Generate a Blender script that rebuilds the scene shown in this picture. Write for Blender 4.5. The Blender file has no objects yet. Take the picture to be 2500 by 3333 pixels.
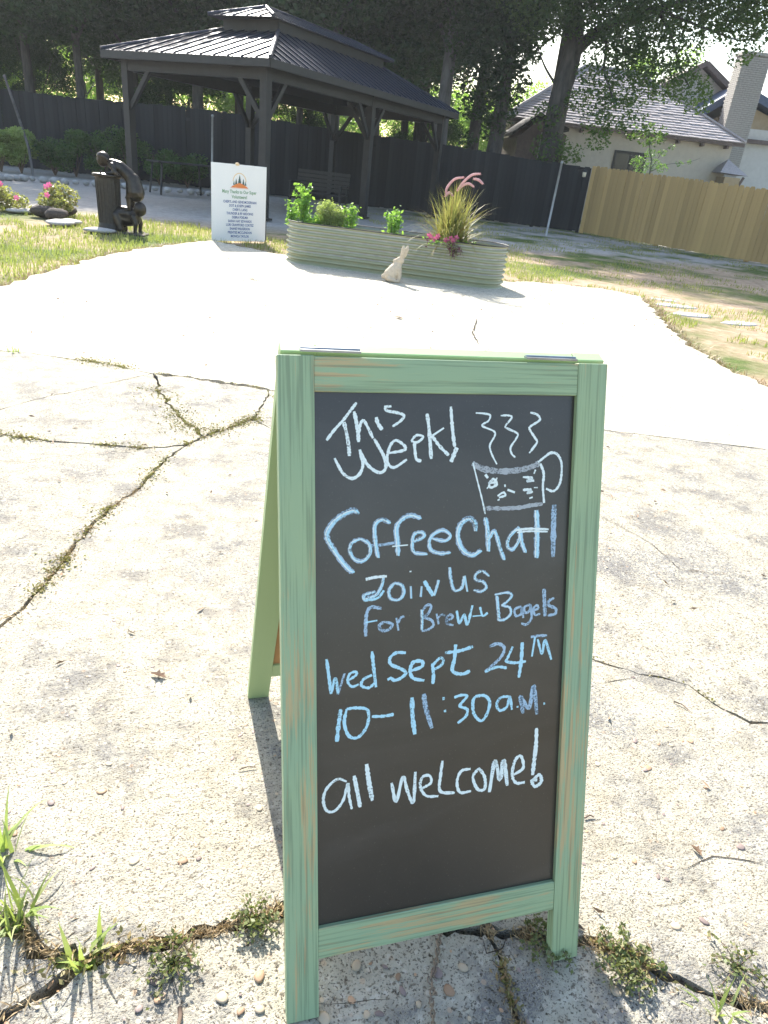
import bpy, bmesh, math, random
import numpy as np
from mathutils import Matrix, Vector, noise
from mathutils.geometry import delaunay_2d_cdt
PI=math.pi
SC=bpy.context.scene
COL=SC.collection
random.seed(7)
rng=np.random.default_rng(11)
# ---------------- camera, sky, sun, exposure ----------------
cd=bpy.data.cameras.new('camera'); cam=bpy.data.objects.new('camera',cd); COL.objects.link(cam)
cd.sensor_fit='VERTICAL'; cd.sensor_height=24; cd.sensor_width=18; cd.lens=16.2016; cd.clip_start=.02; cd.clip_end=2000
cam.matrix_world=Matrix(((0.9607588,0.0289682,-0.2758685,-0.1282285),(-0.2582227,0.4566365,-0.8513543,-0.5882009),(0.1013094,0.8891816,0.4461978,1.2010125),(0,0,0,1)))
SC.camera=cam
SUN_AZ,SUN_EL=math.radians(-3.2),math.radians(38.5)
w=bpy.data.worlds.new('World'); SC.world=w; w.use_nodes=True
nt=w.node_tree; bg=nt.nodes['Background']; sky=nt.nodes.new('ShaderNodeTexSky'); sky.sky_type='NISHITA'; sky.sun_disc=False
sky.sun_elevation=SUN_EL; sky.sun_rotation=SUN_AZ; sky.air_density=1.3; sky.dust_density=2.2; sky.ozone_density=1.0
nt.links.new(sky.outputs[0],bg.inputs[0]); bg.inputs[1].default_value=.13
ld=bpy.data.lights.new('sun','SUN'); ld.energy=4.4; ld.angle=math.radians(.55); ld.color=(1,.95,.86)
sun=bpy.data.objects.new('sun',ld); COL.objects.link(sun)
sd=Vector((math.sin(SUN_AZ)*math.cos(SUN_EL),math.cos(SUN_AZ)*math.cos(SUN_EL),math.sin(SUN_EL)))
sun.rotation_euler=sd.to_track_quat('Z','Y').to_euler(); sun.location=(0,0,40)
SC.view_settings.view_transform='Standard'; SC.view_settings.look='None'; SC.view_settings.gamma=1; SC.view_settings.use_curve_mapping=False
SC.view_settings.exposure=1.55
SC.render.engine='CYCLES'; SC.cycles.use_denoising=True
SC.cycles.max_bounces=6; SC.cycles.diffuse_bounces=4; SC.cycles.transmission_bounces=3; SC.cycles.transparent_max_bounces=8
SC.cycles.caustics_reflective=False; SC.cycles.caustics_refractive=False

# ---------------- helpers ----------------
class MB:
    def __init__(s): s.v=[]; s.f=[]; s.m=[]; s.mi=0
    def add(s,vs,fs):
        b=len(s.v); s.v+= [tuple(p) for p in vs]; s.f+=[tuple(b+i for i in f) for f in fs]; s.m+=[s.mi]*len(fs); return s
    def box(s,c,d,R=None,bev=0):
        x,y,z=d[0]/2,d[1]/2,d[2]/2
        if bev:
            b=bev; vs=[]
            for zz,k in((-z,b),(-z+b,0),(z-b,0),(z,b)):
                for px,py in((-x+k,-y+k),(x-k,-y+k),(x-k,y-k),(-x+k,y-k)): vs.append(Vector((px,py,zz)))
            fs=[(3,2,1,0),(12,13,14,15)]+[(4*l+i,4*l+(i+1)%4,4*l+4+(i+1)%4,4*l+4+i) for l in range(3) for i in range(4)]
        else:
            vs=[Vector((a,b_,e)) for e in(-z,z) for a,b_ in((-x,-y),(x,-y),(x,y),(-x,y))]
            fs=[(3,2,1,0),(4,5,6,7),(0,1,5,4),(1,2,6,5),(2,3,7,6),(3,0,4,7)]
        if R is not None: vs=[R@p for p in vs]
        c=Vector(c); return s.add([p+c for p in vs],fs)
    def bar(s,a,b,w,h,up=(0,0,1)):
        a=Vector(a);b=Vector(b);d=b-a;L=d.length;d.normalize();u=Vector(up)
        x=d.cross(u)
        if x.length<1e-4: x=Vector((1,0,0))
        x.normalize();z=x.cross(d)
        return s.box((a+b)/2,(w,L,h),Matrix((x,d,z)).transposed())
    def tube(s,pts,r,n=8,cap=True):
        pts=[Vector(p) for p in pts]; k=len(pts)
        if not hasattr(r,'__len__'): r=[r]*k
        ref=Vector((.13,.2,.97)); rings=[]
        for i,p in enumerate(pts):
            d=(pts[min(i+1,k-1)]-pts[max(i-1,0)]).normalized()
            x=d.cross(ref)
            if x.length<.05: x=d.cross(Vector((1,0,0)))
            x.normalize(); y=d.cross(x)
            rings.append([p+(x*math.cos(2*PI*j/n)+y*math.sin(2*PI*j/n))*r[i] for j in range(n)])
        vs=[q for g in rings for q in g]
        fs=[(i*n+j,i*n+(j+1)%n,(i+1)*n+(j+1)%n,(i+1)*n+j) for i in range(k-1) for j in range(n)]
        if cap: fs+=[tuple(range(n)),tuple((k-1)*n+j for j in reversed(range(n)))]
        return s.add(vs,fs)
    def lathe(s,c,prof,n=24):
        vs=[(c[0]+r*math.cos(2*PI*j/n),c[1]+r*math.sin(2*PI*j/n),c[2]+z) for r,z in prof for j in range(n)]
        fs=[(i*n+j,i*n+(j+1)%n,(i+1)*n+(j+1)%n,(i+1)*n+j) for i in range(len(prof)-1) for j in range(n)]
        fs+=[tuple(reversed(range(n))),tuple((len(prof)-1)*n+j for j in range(n))]
        return s.add(vs,fs)
    def ball(s,c,r,n=8,m=6,R=None):
        if not hasattr(r,'__len__'): r=(r,r,r)
        vs=[];c=Vector(c)
        for i in range(m+1):
            t=PI*i/m
            for j in range(n):
                p=Vector((r[0]*math.sin(t)*math.cos(2*PI*j/n),r[1]*math.sin(t)*math.sin(2*PI*j/n),r[2]*math.cos(t)))
                if R is not None: p=R@p
                vs.append(c+p)
        return s.add(vs,[(i*n+j,(i+1)*n+j,(i+1)*n+(j+1)%n,i*n+(j+1)%n) for i in range(m) for j in range(n)])
    def mesh(s,name,mats,smooth=False,off=None):
        me=bpy.data.meshes.new(name)
        vs=s.v if off is None else [(a-off[0],b-off[1],c-off[2]) for a,b,c in s.v]
        me.from_pydata(vs,[],s.f)
        for m in (mats if isinstance(mats,(list,tuple)) else [mats]): me.materials.append(m)
        if any(s.m): me.polygons.foreach_set('material_index',s.m)
        if smooth: me.polygons.foreach_set('use_smooth',[True]*len(s.f))
        me.update(); return me
    def build(s,name,mats,parent=None,smooth=False,loc=None):
        # vertices are world coordinates; a child is stored relative to its parent's place
        off=chain_loc(parent) if parent is not None else loc
        o=bpy.data.objects.new(name,s.mesh(name,mats,smooth,off)); COL.objects.link(o)
        if parent is not None: o.parent=parent
        elif loc is not None: o.location=loc
        return o
def chain_loc(o):
    v=Vector((0,0,0))
    while o is not None: v=v+Vector(o.location); o=o.parent
    return v
def link(name,me,parent=None,loc=(0,0,0),rot=(0,0,0),sc=(1,1,1)):
    o=bpy.data.objects.new(name,me); COL.objects.link(o); o.location=loc; o.rotation_euler=rot; o.scale=sc
    if parent is not None: o.parent=parent
    return o
def tag(o,label=None,cat=None,group=None,kind=None):
    if label: o['label']=label
    if cat: o['category']=cat
    if group: o['group']=group
    if kind: o['kind']=kind
    return o
def thing(name,label,cat,loc=(0,0,0),group=None,rz=0):
    o=bpy.data.objects.new(name,None); COL.objects.link(o); o.location=loc; o.rotation_euler=(0,0,rz); o.empty_display_size=.1
    return tag(o,label,cat,group)
def fastmesh(name,V,F,mats,smooth=False,mi=None):
    V=np.asarray(V,dtype=np.float32);F=np.asarray(F,dtype=np.int32);k=F.shape[1]
    me=bpy.data.meshes.new(name); me.vertices.add(len(V)); me.vertices.foreach_set('co',V.ravel())
    me.loops.add(F.size); me.loops.foreach_set('vertex_index',F.ravel())
    me.polygons.add(len(F)); me.polygons.foreach_set('loop_start',np.arange(0,F.size,k,dtype=np.int32))
    for m in (mats if isinstance(mats,(list,tuple)) else [mats]): me.materials.append(m)
    if mi is not None: me.polygons.foreach_set('material_index',mi.astype(np.int32))
    if smooth: me.polygons.foreach_set('use_smooth',np.ones(len(F),dtype=bool))
    me.update(calc_edges=True); return me
def catmull(pts,n=6):
    P=[Vector(p) for p in pts]
    if len(P)<3: return P
    P=[P[0]*2-P[1]]+P+[P[-1]*2-P[-2]]; out=[]
    for i in range(1,len(P)-2):
        a,b,c,d=P[i-1:i+3]
        for k in range(n):
            t=k/n; out.append(.5*((2*b)+(c-a)*t+(2*a-5*b+4*c-d)*t*t+(-a+3*b-3*c+d)*t**3))
    out.append(P[-2]); return out
def remesh(mb,vox,name,mat,parent=None,loc=None,smooth_it=2):
    me=mb.mesh(name+'_raw',mat); o=bpy.data.objects.new('tmp',me); COL.objects.link(o)
    m=o.modifiers.new('r','REMESH'); m.mode='VOXEL'; m.voxel_size=vox
    if smooth_it: q=o.modifiers.new('s','SMOOTH'); q.iterations=smooth_it; q.factor=.6
    dg=bpy.context.evaluated_depsgraph_get(); me2=bpy.data.meshes.new_from_object(o.evaluated_get(dg)); me2.name=name
    bpy.data.objects.remove(o); bpy.data.meshes.remove(me)
    off=chain_loc(parent) if parent is not None else Vector(loc or (0,0,0))
    me2.transform(Matrix.Translation(-off)); me2.polygons.foreach_set('use_smooth',[True]*len(me2.polygons))
    me2.materials.clear(); me2.materials.append(mat)
    r=bpy.data.objects.new(name,me2); COL.objects.link(r)
    if parent is not None: r.parent=parent
    else: r.location=off
    return r
def limb(mb,pts,rad,n=10,step=7):
    # overlapping balls along a bone: the voxel remesh fuses them into one body
    for i in range(len(pts)-1):
        a,b=Vector(pts[i]),Vector(pts[i+1]); ra,rb=rad[i],rad[i+1]; L=(b-a).length; k=max(3,int(L/(min(ra,rb)*.35)))
        for j in range(k+1):
            t=j/k; mb.ball(a.lerp(b,t),ra+(rb-ra)*t,n,6)

# ---------------- materials ----------------
def nodes(name):
    m=bpy.data.materials.new(name); m.use_nodes=True; t=m.node_tree; b=t.nodes['Principled BSDF']; return m,t,b
def N(t,typ,**k):
    n=t.nodes.new(typ)
    for a,v in k.items():
        if a.startswith('i_'): n.inputs[a[2:]].default_value=v
        else: setattr(n,a,v)
    return n
def tex(t,scale=5,detail=4,stretch=(1,1,1),kind='ShaderNodeTexNoise',rough=.55,world=False,dist=0):
    if world: co=N(t,'ShaderNodeNewGeometry').outputs['Position']
    else: co=N(t,'ShaderNodeTexCoord').outputs['Object']
    mp=N(t,'ShaderNodeMapping'); mp.inputs['Scale'].default_value=stretch; t.links.new(co,mp.inputs[0])
    n=N(t,kind); n.inputs['Scale'].default_value=scale; t.links.new(mp.outputs[0],n.inputs['Vector'])
    if kind=='ShaderNodeTexNoise': n.inputs['Detail'].default_value=detail; n.inputs['Roughness'].default_value=rough; n.inputs['Distortion'].default_value=dist
    return n
def ramp(t,src,stops):
    r=N(t,'ShaderNodeValToRGB'); e=r.color_ramp.elements
    while len(e)<len(stops): e.new(.5)
    for i,(p,c) in enumerate(stops): e[i].position=p; e[i].color=(*c,1) if len(c)==3 else c
    t.links.new(src,r.inputs[0]); return r.outputs[0]
def mixc(t,f,a,b,mode='MIX'):
    m=N(t,'ShaderNodeMix',data_type='RGBA',blend_type=mode)
    for s,v in((0,f),(6,a),(7,b)):
        if hasattr(v,'links') or isinstance(v,bpy.types.NodeSocket): t.links.new(v,m.inputs[s])
        else: m.inputs[s].default_value=v if s==0 else (*v,1)
    return m.outputs[2]
def bump(t,b,h,strength=.3,dist=.01):
    n=N(t,'ShaderNodeBump'); n.inputs['Strength'].default_value=strength; n.inputs['Distance'].default_value=dist
    t.links.new(h,n.inputs['Height']); t.links.new(n.outputs[0],b.inputs['Normal']); return n
def simple(name,c1,c2=None,scale=8,rough=.6,bs=0,bd=.004,bscale=None,stretch=(1,1,1),metal=0,detail=5,rnd=0,spec=.5,world=False):
    m,t,b=nodes(name); b.inputs['Roughness'].default_value=rough; b.inputs['Metallic'].default_value=metal; b.inputs['Specular IOR Level'].default_value=spec
    if c2 is None: c2=tuple(x*.75 for x in c1)
    n=tex(t,scale,detail,stretch,world=world); c=ramp(t,n.outputs[0],[(.3,c2),(.7,c1)])
    if rnd:
        oi=N(t,'ShaderNodeObjectInfo'); mr=N(t,'ShaderNodeMapRange'); mr.inputs[3].default_value=1-rnd; mr.inputs[4].default_value=1+rnd
        t.links.new(oi.outputs['Random'],mr.inputs[0]); hs=N(t,'ShaderNodeHueSaturation'); t.links.new(mr.outputs[0],hs.inputs['Value']); t.links.new(c,hs.inputs['Color']); c=hs.outputs[0]
    t.links.new(c,b.inputs['Base Color'])
    if bs: bump(t,b,tex(t,bscale or scale*3,5,stretch,world=world).outputs[0],bs,bd)
    return m
def leafmat(name,ca,cb,cc,trans=(.16,.3,.03),tf=.45,rough=.5):
    m,t,b=nodes(name); g=N(t,'ShaderNodeNewGeometry'); c=ramp(t,g.outputs['Random Per Island'],[(0,ca),(.5,cb),(1,cc)])
    oi=N(t,'ShaderNodeObjectInfo'); mr=N(t,'ShaderNodeMapRange'); mr.inputs[3].default_value=.75; mr.inputs[4].default_value=1.3
    t.links.new(oi.outputs['Random'],mr.inputs[0]); hs=N(t,'ShaderNodeHueSaturation'); t.links.new(mr.outputs[0],hs.inputs['Value']); t.links.new(c,hs.inputs['Color'])
    t.links.new(hs.outputs[0],b.inputs['Base Color']); b.inputs['Roughness'].default_value=rough; b.inputs['Specular IOR Level'].default_value=.35
    tr=N(t,'ShaderNodeBsdfTranslucent'); tr.inputs[0].default_value=(*trans,1); mx=N(t,'ShaderNodeMixShader'); mx.inputs[0].default_value=tf
    t.links.new(b.outputs[0],mx.inputs[1]); t.links.new(tr.outputs[0],mx.inputs[2]); t.links.new(mx.outputs[0],t.nodes['Material Output'].inputs[0]); return m
def paintwood(name,along,base,base2,worn,amount=.53,edge=None):
    m,t,b=nodes(name); b.inputs['Roughness'].default_value=.55
    st=(1,1,.045) if along=='z' else (.045,1,1)
    st2=(1,1,.02) if along=='z' else (.02,1,1)
    a=tex(t,110,6,st,dist=.2,rough=.7); big=tex(t,5,3,(1,1,.35) if along=='z' else (.35,1,1)); fine=tex(t,230,4,st2); cl=tex(t,3,3)
    c=ramp(t,cl.outputs[0],[(.35,base2),(.65,base)])
    mlt=N(t,'ShaderNodeMath',operation='MULTIPLY'); t.links.new(a.outputs[0],mlt.inputs[0]); t.links.new(big.outputs[0],mlt.inputs[1])
    f=ramp(t,mlt.outputs[0],[(amount*.5,(0,0,0)),(amount*.5+.035,(.8,.8,.8))])
    c=mixc(t,f,c,worn)
    g=ramp(t,fine.outputs[0],[(.38,(.62,.62,.62)),(.5,(1,1,1))]); c=mixc(t,.75,c,g,'MULTIPLY')
    t.links.new(c,b.inputs['Base Color']); bump(t,b,fine.outputs[0],.35,.0012); return m
def concrete(name,k=1.,lich=1.):
    m,t,b=nodes(name); b.inputs['Roughness'].default_value=.85; b.inputs['Specular IOR Level'].default_value=.3
    big=tex(t,1.3,5,world=True,rough=.65); med=tex(t,14,6,world=True,rough=.7); fn=tex(t,95,4,world=True,rough=.7); fv=tex(t,260,3,world=True)
    c=ramp(t,med.outputs[0],[(.3,(.29*k,.26*k,.20*k)),(.5,(.39*k,.36*k,.285*k)),(.72,(.47*k,.445*k,.37*k))])
    # grey lichen and weather patches
    pat=ramp(t,big.outputs[0],[(.5,(0,0,0)),(.58,(.8*lich,.8*lich,.8*lich))]); sp=ramp(t,fn.outputs[0],[(.42,(0,0,0)),(.56,(1,1,1))])
    pm=mixc(t,1,pat,sp,'MULTIPLY'); c=mixc(t,pm,c,(.19,.19,.19))
    big2=tex(t,4.2,6,world=True,rough=.7); p2=ramp(t,big2.outputs[0],[(.505,(0,0,0)),(.61,(1*lich,.98*lich,.93*lich))]); s2=ramp(t,fv.outputs[0],[(.4,(.25,.25,.25)),(.58,(1,1,1))]); p2=mixc(t,1,p2,s2,'MULTIPLY'); c=mixc(t,p2,c,(.15,.145,.14))
    vo=tex(t,70,kind='ShaderNodeTexVoronoi',world=True); vc=N(t,'ShaderNodeSeparateColor'); t.links.new(vo.outputs['Color'],vc.inputs[0])
    agg=ramp(t,vc.outputs[0],[(.0,(.30,.22,.15)),(.12,(.5,.36,.24)),(.2,(.55,.5,.42)),(1,(.5,.47,.4))]); aw=ramp(t,vc.outputs[1],[(.55,(0,0,0)),(.6,(.55,.55,.55))])
    inn=ramp(t,vo.outputs['Distance'],[(.28,(1,1,1)),(.4,(0,0,0))]); am=mixc(t,1,aw,inn,'MULTIPLY'); c=mixc(t,am,c,agg)
    pit=ramp(t,fv.outputs[0],[(.36,(.12,.10,.09)),(.44,(1,1,1))]); sc_=ramp(t,tex(t,120,3,world=True).outputs[0],[(.36,(.22,.18,.15)),(.42,(1,1,1))]); c=mixc(t,.85,c,pit,'MULTIPLY'); c=mixc(t,.7,c,sc_,'MULTIPLY')
    t.links.new(c,b.inputs['Base Color'])
    ad=N(t,'ShaderNodeMath',operation='ADD'); t.links.new(fn.outputs[0],ad.inputs[0]); t.links.new(med.outputs[0],ad.inputs[1])
    ad2=N(t,'ShaderNodeMath',operation='MULTIPLY_ADD'); t.links.new(fv.outputs[0],ad2.inputs[0]); ad2.inputs[1].default_value=.8; t.links.new(ad.outputs[0],ad2.inputs[2])
    bump(t,b,ad2.outputs[0],.95,.004); return m
def groundmat():
    m,t,b=nodes('dirt_and_thin_grass'); b.inputs['Roughness'].default_value=.95; b.inputs['Specular IOR Level'].default_value=.1
    a=tex(t,.55,5,world=True,rough=.6); f=tex(t,9,6,world=True,rough=.7); g=tex(t,60,4,world=True)
    dirt=ramp(t,f.outputs[0],[(.3,(.24,.17,.11)),(.55,(.40,.30,.21)),(.75,(.5,.42,.32))]); gr=ramp(t,g.outputs[0],[(.3,(.05,.08,.02)),(.7,(.13,.17,.05))])
    ps=N(t,'ShaderNodeSeparateXYZ'); t.links.new(N(t,'ShaderNodeNewGeometry').outputs['Position'],ps.inputs[0])
    k=ramp(t,a.outputs[0],[(.40,(1,1,1)),(.54,(0,0,0))])
    far=N(t,'ShaderNodeMapRange'); far.inputs[1].default_value=12.2; far.inputs[2].default_value=13.8; far.inputs[3].default_value=1; far.inputs[4].default_value=0; t.links.new(ps.outputs[1],far.inputs[0])
    rt=N(t,'ShaderNodeMapRange'); rt.inputs[1].default_value=5; rt.inputs[2].default_value=7; t.links.new(ps.outputs[0],rt.inputs[0])
    mxx=N(t,'ShaderNodeMath',operation='MAXIMUM'); t.links.new(far.outputs[0],mxx.inputs[0]); t.links.new(rt.outputs[0],mxx.inputs[1])
    mu=N(t,'ShaderNodeMath',operation='MULTIPLY'); t.links.new(mxx.outputs[0],mu.inputs[0]); t.links.new(k,mu.inputs[1])
    sand=ramp(t,f.outputs[0],[(.3,(.30,.27,.24)),(.7,(.47,.44,.40))]); fm=N(t,'ShaderNodeMath',operation='SUBTRACT'); fm.inputs[0].default_value=1; t.links.new(far.outputs[0],fm.inputs[1])
    c=mixc(t,fm.outputs[0],dirt,sand); c=mixc(t,mu.outputs[0],c,gr); t.links.new(c,b.inputs['Base Color']); bump(t,b,f.outputs[0],.8,.03); return m

GREEN=((.33,.43,.24),(.27,.39,.245),(.50,.36,.18))
M={}
M['stile']=paintwood('green_paint_upright_grain','z',*GREEN)
M['rail']=paintwood('green_paint_level_grain','x',*GREEN,amount=.545)
M['backwood']=simple('plain_green_paint',(.40,.52,.27),(.35,.47,.24),3,.5,.15,.001,200,(1,1,.03))
M['concrete']=concrete('weathered_pebble_concrete')
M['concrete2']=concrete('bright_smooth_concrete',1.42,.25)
M['ground']=groundmat()
M['mdf']=simple('raw_brown_board',(.5,.28,.12),(.42,.22,.09),20,.8)
M['hinge']=simple('zinc_hinge',(.35,.38,.42),(.25,.28,.3),40,.35,metal=.8)
def chalkboard():
    m,t,b=nodes('chalkboard_slate'); a=tex(t,6,5,(1,1,.6)); f=tex(t,400,2); sm=tex(t,2.2,4,(1,1,2.2),dist=1.2)
    c=ramp(t,a.outputs[0],[(.3,(.020,.015,.011)),(.7,(.028,.022,.017))]); s=ramp(t,sm.outputs[0],[(.47,(0,0,0)),(.70,(.36,.36,.36))]); c=mixc(t,s,c,(.075,.069,.063))
    d=ramp(t,f.outputs[0],[(.66,(0,0,0)),(.75,(.35,.35,.35))]); c=mixc(t,d,c,(.18,.17,.14))
    t.links.new(c,b.inputs['Base Color']); b.inputs['Roughness'].default_value=.36; b.inputs['Specular IOR Level'].default_value=.75; bump(t,b,f.outputs[0],.15,.0004); return m
M['slate']=chalkboard()
def chalk(name,c,thr=.40):
    m,t,b=nodes(name); b.inputs['Roughness'].default_value=.9
    a=tex(t,420,3,(1,1,1)); s=tex(t,60,4,(1,1,.4)); mu=N(t,'ShaderNodeMath',operation='MULTIPLY_ADD'); t.links.new(s.outputs[0],mu.inputs[0]); mu.inputs[1].default_value=.7; t.links.new(a.outputs[0],mu.inputs[2])
    f=ramp(t,mu.outputs[0],[(thr+.30,(0,0,0)),(thr+.42,(1,1,1))]); cc=mixc(t,f,tuple(x*.28+.02 for x in c),c); t.links.new(cc,b.inputs['Base Color']); return m
M['white']=chalk('white_chalk',(.78,.86,.84),.32); M['grey']=chalk('rubbed_white_chalk',(.42,.45,.47),.42)
M['blue']=chalk('blue_chalk',(.46,.74,.86),.33); M['pale']=chalk('pale_blue_chalk',(.40,.54,.67),.42)
M['metaldark']=simple('dark_metal_post',(.016,.017,.019),(.011,.011,.012),10,.5)
def roofm():
    m,t,b=nodes('dark_blue_grey_roof_metal'); n=tex(t,4,4); c=ramp(t,n.outputs[0],[(.3,(.022,.027,.045)),(.7,(.035,.042,.068))]); t.links.new(c,b.inputs['Base Color']); b.inputs['Metallic'].default_value=.35
    r=ramp(t,n.outputs[0],[(.3,(.4,.4,.4)),(.7,(.52,.52,.52))]); t.links.new(r,b.inputs['Roughness']); bump(t,b,tex(t,9,2).outputs[0],.12,.02); return m
M['roofmetal']=roofm()
M['darkwood']=simple('weathered_dark_fence_wood',(.024,.024,.025),(.011,.011,.012),9,.85,.5,.006,30,(1,1,.08),rnd=.4)
M['tanwood']=simple('treated_pine_fence_wood',(.52,.35,.15),(.38,.26,.11),7,.8,.4,.004,30,(1,1,.08),rnd=.17)
M['bark']=simple('rough_bark',(.10,.09,.08),(.035,.032,.03),9,.95,.9,.04,12,(1,1,.25))
M['barkgrey']=simple('grey_bark',(.17,.16,.155),(.08,.075,.07),9,.95,.9,.03,12,(1,1,.25))
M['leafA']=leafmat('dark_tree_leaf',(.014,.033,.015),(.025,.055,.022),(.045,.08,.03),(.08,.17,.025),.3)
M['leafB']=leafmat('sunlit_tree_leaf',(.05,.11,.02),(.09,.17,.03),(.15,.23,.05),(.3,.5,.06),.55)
M['leafC']=leafmat('oak_leaf',(.03,.06,.025),(.05,.095,.035),(.08,.13,.04),(.16,.28,.04),.4)
M['shrub']=leafmat('shrub_leaf',(.07,.15,.05),(.1,.2,.06),(.16,.26,.08),(.2,.36,.06),.4)
M['herb']=leafmat('bright_herb_leaf',(.10,.26,.05),(.16,.34,.07),(.26,.42,.12),(.35,.6,.08),.45)
M['fern']=leafmat('feathery_herb_leaf',(.2,.28,.08),(.28,.36,.12),(.36,.42,.18),(.4,.5,.12),.45)
M['grass']=leafmat('lawn_grass',(.14,.17,.045),(.26,.26,.08),(.50,.38,.2),(.3,.38,.07),.42)
M['weed']=leafmat('crack_weed_leaf',(.13,.13,.05),(.22,.18,.08),(.24,.14,.08),(.24,.26,.06),.3)
M['straw']=leafmat('dry_straw',(.25,.18,.10),(.35,.26,.15),(.45,.36,.22),(.3,.22,.1),.25)
M['fgrass']=leafmat('fountain_grass_blade',(.18,.25,.06),(.30,.31,.1),(.26,.09,.08),(.4,.4,.1),.4)
M['plume']=simple('pink_plume',(.75,.48,.45),(.55,.25,.3),60,.9,.6,.01,120)
M['petal']=leafmat('pink_petal',(.5,.07,.2),(.6,.16,.34),(.38,.04,.12),(.6,.12,.3),.3)
M['stem']=simple('green_stem',(.12,.18,.05),None,20,.7)
M['soil']=simple('potting_soil',(.05,.035,.025),(.02,.015,.01),40,.95,.8,.02,60)
M['bronze']=simple('aged_bronze',(.06,.05,.04),(.025,.022,.02),14,.3,.3,.004,60,metal=.6)
M['column']=simple('dark_bronze_column',(.055,.05,.042),(.035,.03,.026),30,.6,.5,.004,90,metal=.3)
M['rabbit']=simple('sandy_cast_stone',(.62,.52,.40),(.5,.41,.3),35,.85,.7,.006,80)
def planterm():
    m,t,b=nodes('sage_painted_steel'); n=tex(t,5,4); c=ramp(t,n.outputs[0],[(.3,(.31,.32,.20)),(.7,(.35,.355,.23))]); t.links.new(c,b.inputs['Base Color']); b.inputs['Roughness'].default_value=.24; b.inputs['Specular IOR Level'].default_value=.9; return m
M['planter']=planterm()
M['board']=simple('white_foam_board',(.86,.85,.84),(.82,.81,.81),3,.5)
M['inkgreen']=simple('green_print',(.25,.42,.25),None,3,.6); M['inkblue']=simple('blue_print',(.10,.16,.38),None,3,.6)
M['inkorange']=simple('orange_print',(.8,.28,.07),(.75,.2,.06),20,.6); M['inkpine']=simple('pine_print',(.08,.14,.12),None,3,.6); M['inkgold']=simple('gold_print',(.85,.62,.35),None,3,.6)
M['stucco']=simple('grey_tan_stucco',(.56,.52,.46),(.50,.46,.41),6,.9,.4,.01,50)
M['stucco2']=simple('light_grey_siding',(.58,.57,.55),(.52,.51,.49),6,.9,.4,.01,50)
M['warmwall']=simple('tan_wall',(.42,.33,.22),(.36,.28,.18),6,.9,.3,.01,50)
M['brickwall']=simple('grey_brown_brick',(.40,.385,.365),(.34,.33,.31),12,.9,.5,.01,40)
M['mortar']=simple('mortar',(.26,.25,.24),None,20,.95)
M['shingle']=simple('pale_purple_grey_shingle',(.52,.48,.50),(.38,.35,.365),18,.9,.6,.01,60,rnd=.1)
M['shingleblue']=simple('blue_grey_roof',(.09,.12,.20),(.06,.09,.15),9,.7)
M['trim']=simple('brown_trim',(.15,.11,.10),(.1,.075,.07),9,.7)
M['glass']=simple('dark_window_glass',(.03,.035,.04),(.015,.02,.025),4,.12)
M['screen']=simple('window_frame_black',(.012,.012,.013),None,9,.5)
M['rockpale']=simple('pale_edging_rock',(.50,.49,.47),(.33,.32,.31),14,.9,.8,.02,25,rnd=.2)
M['flat']=simple('flat_paving_stone',(.46,.44,.42),(.36,.34,.33),10,.9,.5,.01,30,rnd=.12)
M['darkstone']=simple('dark_timber_edging',(.12,.095,.08),(.05,.04,.035),12,.9,.7,.02,25)
M['pole']=simple('pale_galvanised_pipe',(.42,.43,.42),(.3,.3,.3),9,.5)
M['pebA']=simple('tan_pebble',(.38,.25,.15),(.28,.17,.10),60,.6,rnd=.35); M['pebB']=simple('grey_brown_pebble',(.22,.16,.14),(.15,.12,.11),60,.6,rnd=.35); M['pebC']=simple('cream_pebble',(.47,.38,.27),(.36,.29,.2),60,.6,rnd=.2)
M['dryleaf']=simple('dry_brown_leaf',(.36,.24,.15),(.22,.14,.09),40,.8,.5,.002,90)
M['twig']=simple('twig_bark',(.16,.11,.08),None,40,.9)
M['rust']=simple('rusty_chain_metal',(.30,.22,.14),(.16,.13,.11),90,.5,metal=.5)
M['lamp']=simple('cream_lantern_plastic',(.8,.72,.55),None,5,.5)

# ---------------- ground ----------------
mb=MB(); n=80
xs=np.concatenate([np.linspace(-98,-30,6)[:-1],np.linspace(-30,40,n),np.linspace(40,98,6)[1:]]); ys=np.concatenate([np.linspace(-58,-3,5)[:-1],np.linspace(-3,45,n),np.linspace(45,178,7)[1:]])
X,Y=np.meshgrid(xs,ys); Z=np.full_like(X,-.045)
for i in range(X.shape[0]):
    for j in range(X.shape[1]):
        if Y[i,j]>10.5 or X[i,j]>8 : Z[i,j]+=.02*noise.noise(Vector((X[i,j]*.5,Y[i,j]*.5,0)))
V_=np.stack([X.ravel(),Y.ravel(),Z.ravel()],1); c_=X.shape[1]; F_=[(i*c_+j,i*c_+j+1,(i+1)*c_+j+1,(i+1)*c_+j) for i in range(X.shape[0]-1) for j in range(c_-1)]
tag(link('ground',fastmesh('ground',V_,F_,M['ground'],True)),'sandy dirt ground with worn grass around the concrete patio',None,None,'structure')

hz=MB(); hz.box((0,60,10.4),(200,240,23.2)); hz=hz.build('glare_haze',[]); tag(hz,None,None,None,'stuff')  # haze box added to lift the dark areas, standing in for lens glare
hm=bpy.data.materials.new('added_glare_haze'); hm.use_nodes=True; ht=hm.node_tree; ht.nodes.remove(ht.nodes['Principled BSDF']); vol=ht.nodes.new('ShaderNodeVolumePrincipled'); vol.inputs['Density'].default_value=.0006; vol.inputs['Anisotropy'].default_value=.45; vol.inputs['Color'].default_value=(.86,.93,1,1)
ht.links.new(vol.outputs[0],ht.nodes['Material Output'].inputs['Volume']); hz.data.materials.append(hm)
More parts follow.
